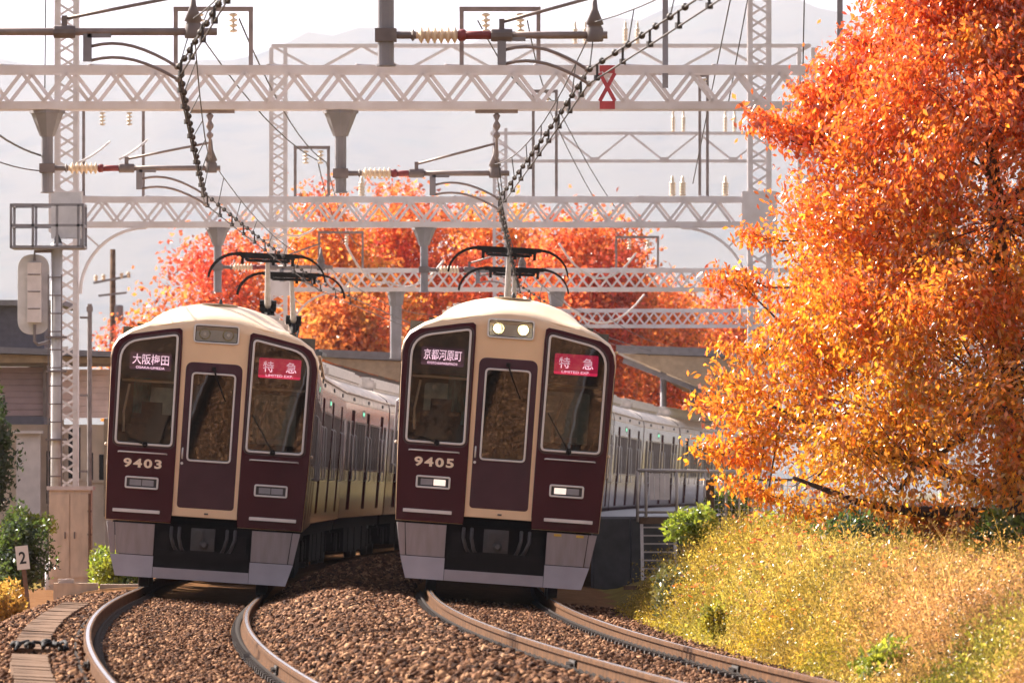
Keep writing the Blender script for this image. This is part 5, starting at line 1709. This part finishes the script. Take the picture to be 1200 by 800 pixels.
for x in xs_: MB().tube([(x, 0, zb_ - .1), (x, 0, zt_)], .025, 8).build('rail_post', M['fencewire'], rl, True)
for k in range(4):
    x = lerp(at(761, 0, D2).x, at(785, 0, D2).x, (k + .5) / 4)
    MB().box((x, -.04, at(0, 570, D2).z), (.076, .02, .42)).build('board', M['whitedoor'], rl)
D3 = 121.5
sp_ = thing('platform_steps', 'steep metal steps below the railing, leading down to the track', 'steps', (0, D3, 0))
xa, xb = at(753, 0, D3).x, at(792, 0, D3).x
za, zb_ = at(0, 613, D3).z, at(0, 690, D3).z
for x, m_ in ((xa, M['fencewire']), (xb, M['fencewire'])): MB().bar((x, .9, za), (x, -.1, zb_), .05, .10).build('stringer', m_, sp_)
for k in range(8):
    t = (k + .5) / 8
    MB().box(((xa + xb) / 2, lerp(.9, -.1, t), lerp(za, zb_, t)), (xb - xa, .14, .022)).build('tread', M['fencewire'], sp_)
mb = MB(); mb.box(((xa + xb) / 2 + .03, 1.1, za + .04), (xb - xa + .12, .6, .10)); mb.build('landing', M['concrete'], sp_)
kb = thing('step_slab', 'pale concrete slab lying at the foot of the platform steps', 'slab', at(750, 688, 117))
MB().box((0, 0, 0), (.50, .4, .06)).build('slab', M['concrete'], kb); MB().box((.30, -.1, .09), (.16, .12, .10)).build('block', M['whitedoor'], kb)

DF = 107.0
fc = thing('wire_fence', 'weathered wire mesh fence with thick concrete end post on the bank crest', 'fence', (0, DF, 0))
fp = [832, 850, 866, 882, 898, 916, 934]
zb_, zt_ = at(0, 625, DF).z - .2, at(0, 562, DF).z
for k, p in enumerate(fp):
    x = at(p, 0, DF).x
    if k == 0: MB().box((x, 0, (zb_ + zt_) / 2), (.11, .11, zt_ - zb_)).build('end_post', M['concrete'], fc)
    else: MB().tube([(x, 0, zb_), (x, 0, zt_ + .02)], .018, 6).build('fence_post', M['fencewire'], fc)
mb = MB(); x0, x1 = at(832, 0, DF).x, at(934, 0, DF).x
for k in range(12): mb.bar((x0, .02, zb_ + .15 + k * .065), (x1, .02, zb_ + .15 + k * .065), .006)
x = x0
while x < x1: mb.bar((x, .025, zb_ + .1), (x, .025, zt_), .006); x += .06
w_ = mb.build('wire_mesh', M['fencewire'], fc); w_['kind'] = 'stuff'
MB().bar((x0, 0, zt_), (x1, 0, zt_), .035).build('fence_rail', M['wood'], fc)
mk = thing('marker_stake', 'small pale marker stake at the shaded foot of the bank', 'stake', at(793, 742, 88))
MB().box((0, 0, .2), (.06, .05, .5)).build('stake', M['concrete'], mk); MB().box((0, -.03, .36), (.045, .01, .14)).build('stake_plate', M['whitedoor'], mk)


def canopy(label, d0, d1, xa, xb, z0, z1, posts):
    root = thing('platform_canopy', label, 'canopy', (0, 0, 0), group='platform canopies beyond the trains')
    mb = MB(); mb.add([(xa, d0, z0), (xb, d0, z0 - .12), (xb + 4, d1, z0 - .12), (xa + 4, d1, z0), (xa, d0, z0 - .22), (xb, d0, z0 - .34), (xb + 4, d1, z0 - .34), (xa + 4, d1, z0 - .22)],
           [(0, 1, 2, 3), (4, 7, 6, 5), (0, 4, 5, 1), (1, 5, 6, 2), (2, 6, 7, 3), (3, 7, 4, 0)]); mb.build('roof', M['canopy'], root)
    mb = MB(); mb.add([(xa + .15, d0 + .1, z0 - .24), (xb, d0 + .1, z0 - .36), (xb, d0 + .1, z1), (xa + .5, d0 + .1, z0 - .40), (xa + 4.1, d1, z0 - .24), (xb + 4, d1, z0 - .36), (xb + 4, d1, z1), (xa + 4.5, d1, z0 - .40)],
           [(0, 1, 2, 3), (4, 7, 6, 5), (3, 2, 6, 7), (1, 5, 6, 2)]); mb.build('soffit', M['eave'], root)
    for (x, d) in posts: MB().tube([(x, d, .8), (x, d, z0 - .3)], .09, 8).build('canopy_post', M['canopy'], root, True)
    MB().bar((xa + .2, d0 + .3, z0 - .42), (xb, d0 + .3, z1 - .08), .10, .14).build('canopy_rafter', M['canopy'], root)
    return root


DCN = 212.0
canopy('cantilevered platform canopy with tan underside right of the right train', DCN, 300, at(722, 0, DCN).x, at(860, 0, DCN).x, at(0, 404, DCN).z, at(0, 470, DCN).z, [(at(780, 0, DCN).x, DCN + 3), (at(842, 0, DCN).x, DCN + 30)])
canopy('dark grey platform canopy between the two train roofs', DCN + 6, 300, at(362, 0, DCN).x, at(475, 0, DCN).x, at(0, 404, DCN).z, at(0, 446, DCN).z, [(at(440, 0, DCN).x, DCN + 10)])


# ---- leaves dropped on the bank below the big tree
nf = 2600
fd = rng.normal(80, 8, nf).clip(55, 96); fo = rng.uniform(1.9, 7.5, nf)
fx = np.interp(fd, _dd, _xx) + fo
fz = np.array([bank_z(a, b) for a, b in zip(fo, fd)]) + rng.uniform(.15, .48, nf)
fa = rng.normal(size=(nf, 3)); fa[:, 2] *= .5; fa = unit(fa)
ft = mixc([(.75, .12, .04), (.80, .30, .03), (.30, .13, .06)], rng.random((nf, 3)))
fl = inst('fallen_leaves', leaf_mesh('fallen_leaves', np.stack([fx, fd, fz], 1), fa, rng.uniform(.05, .09, nf), rng.uniform(.03, .045, nf), ft, M['leaf']))
tag(fl, kind='stuff')
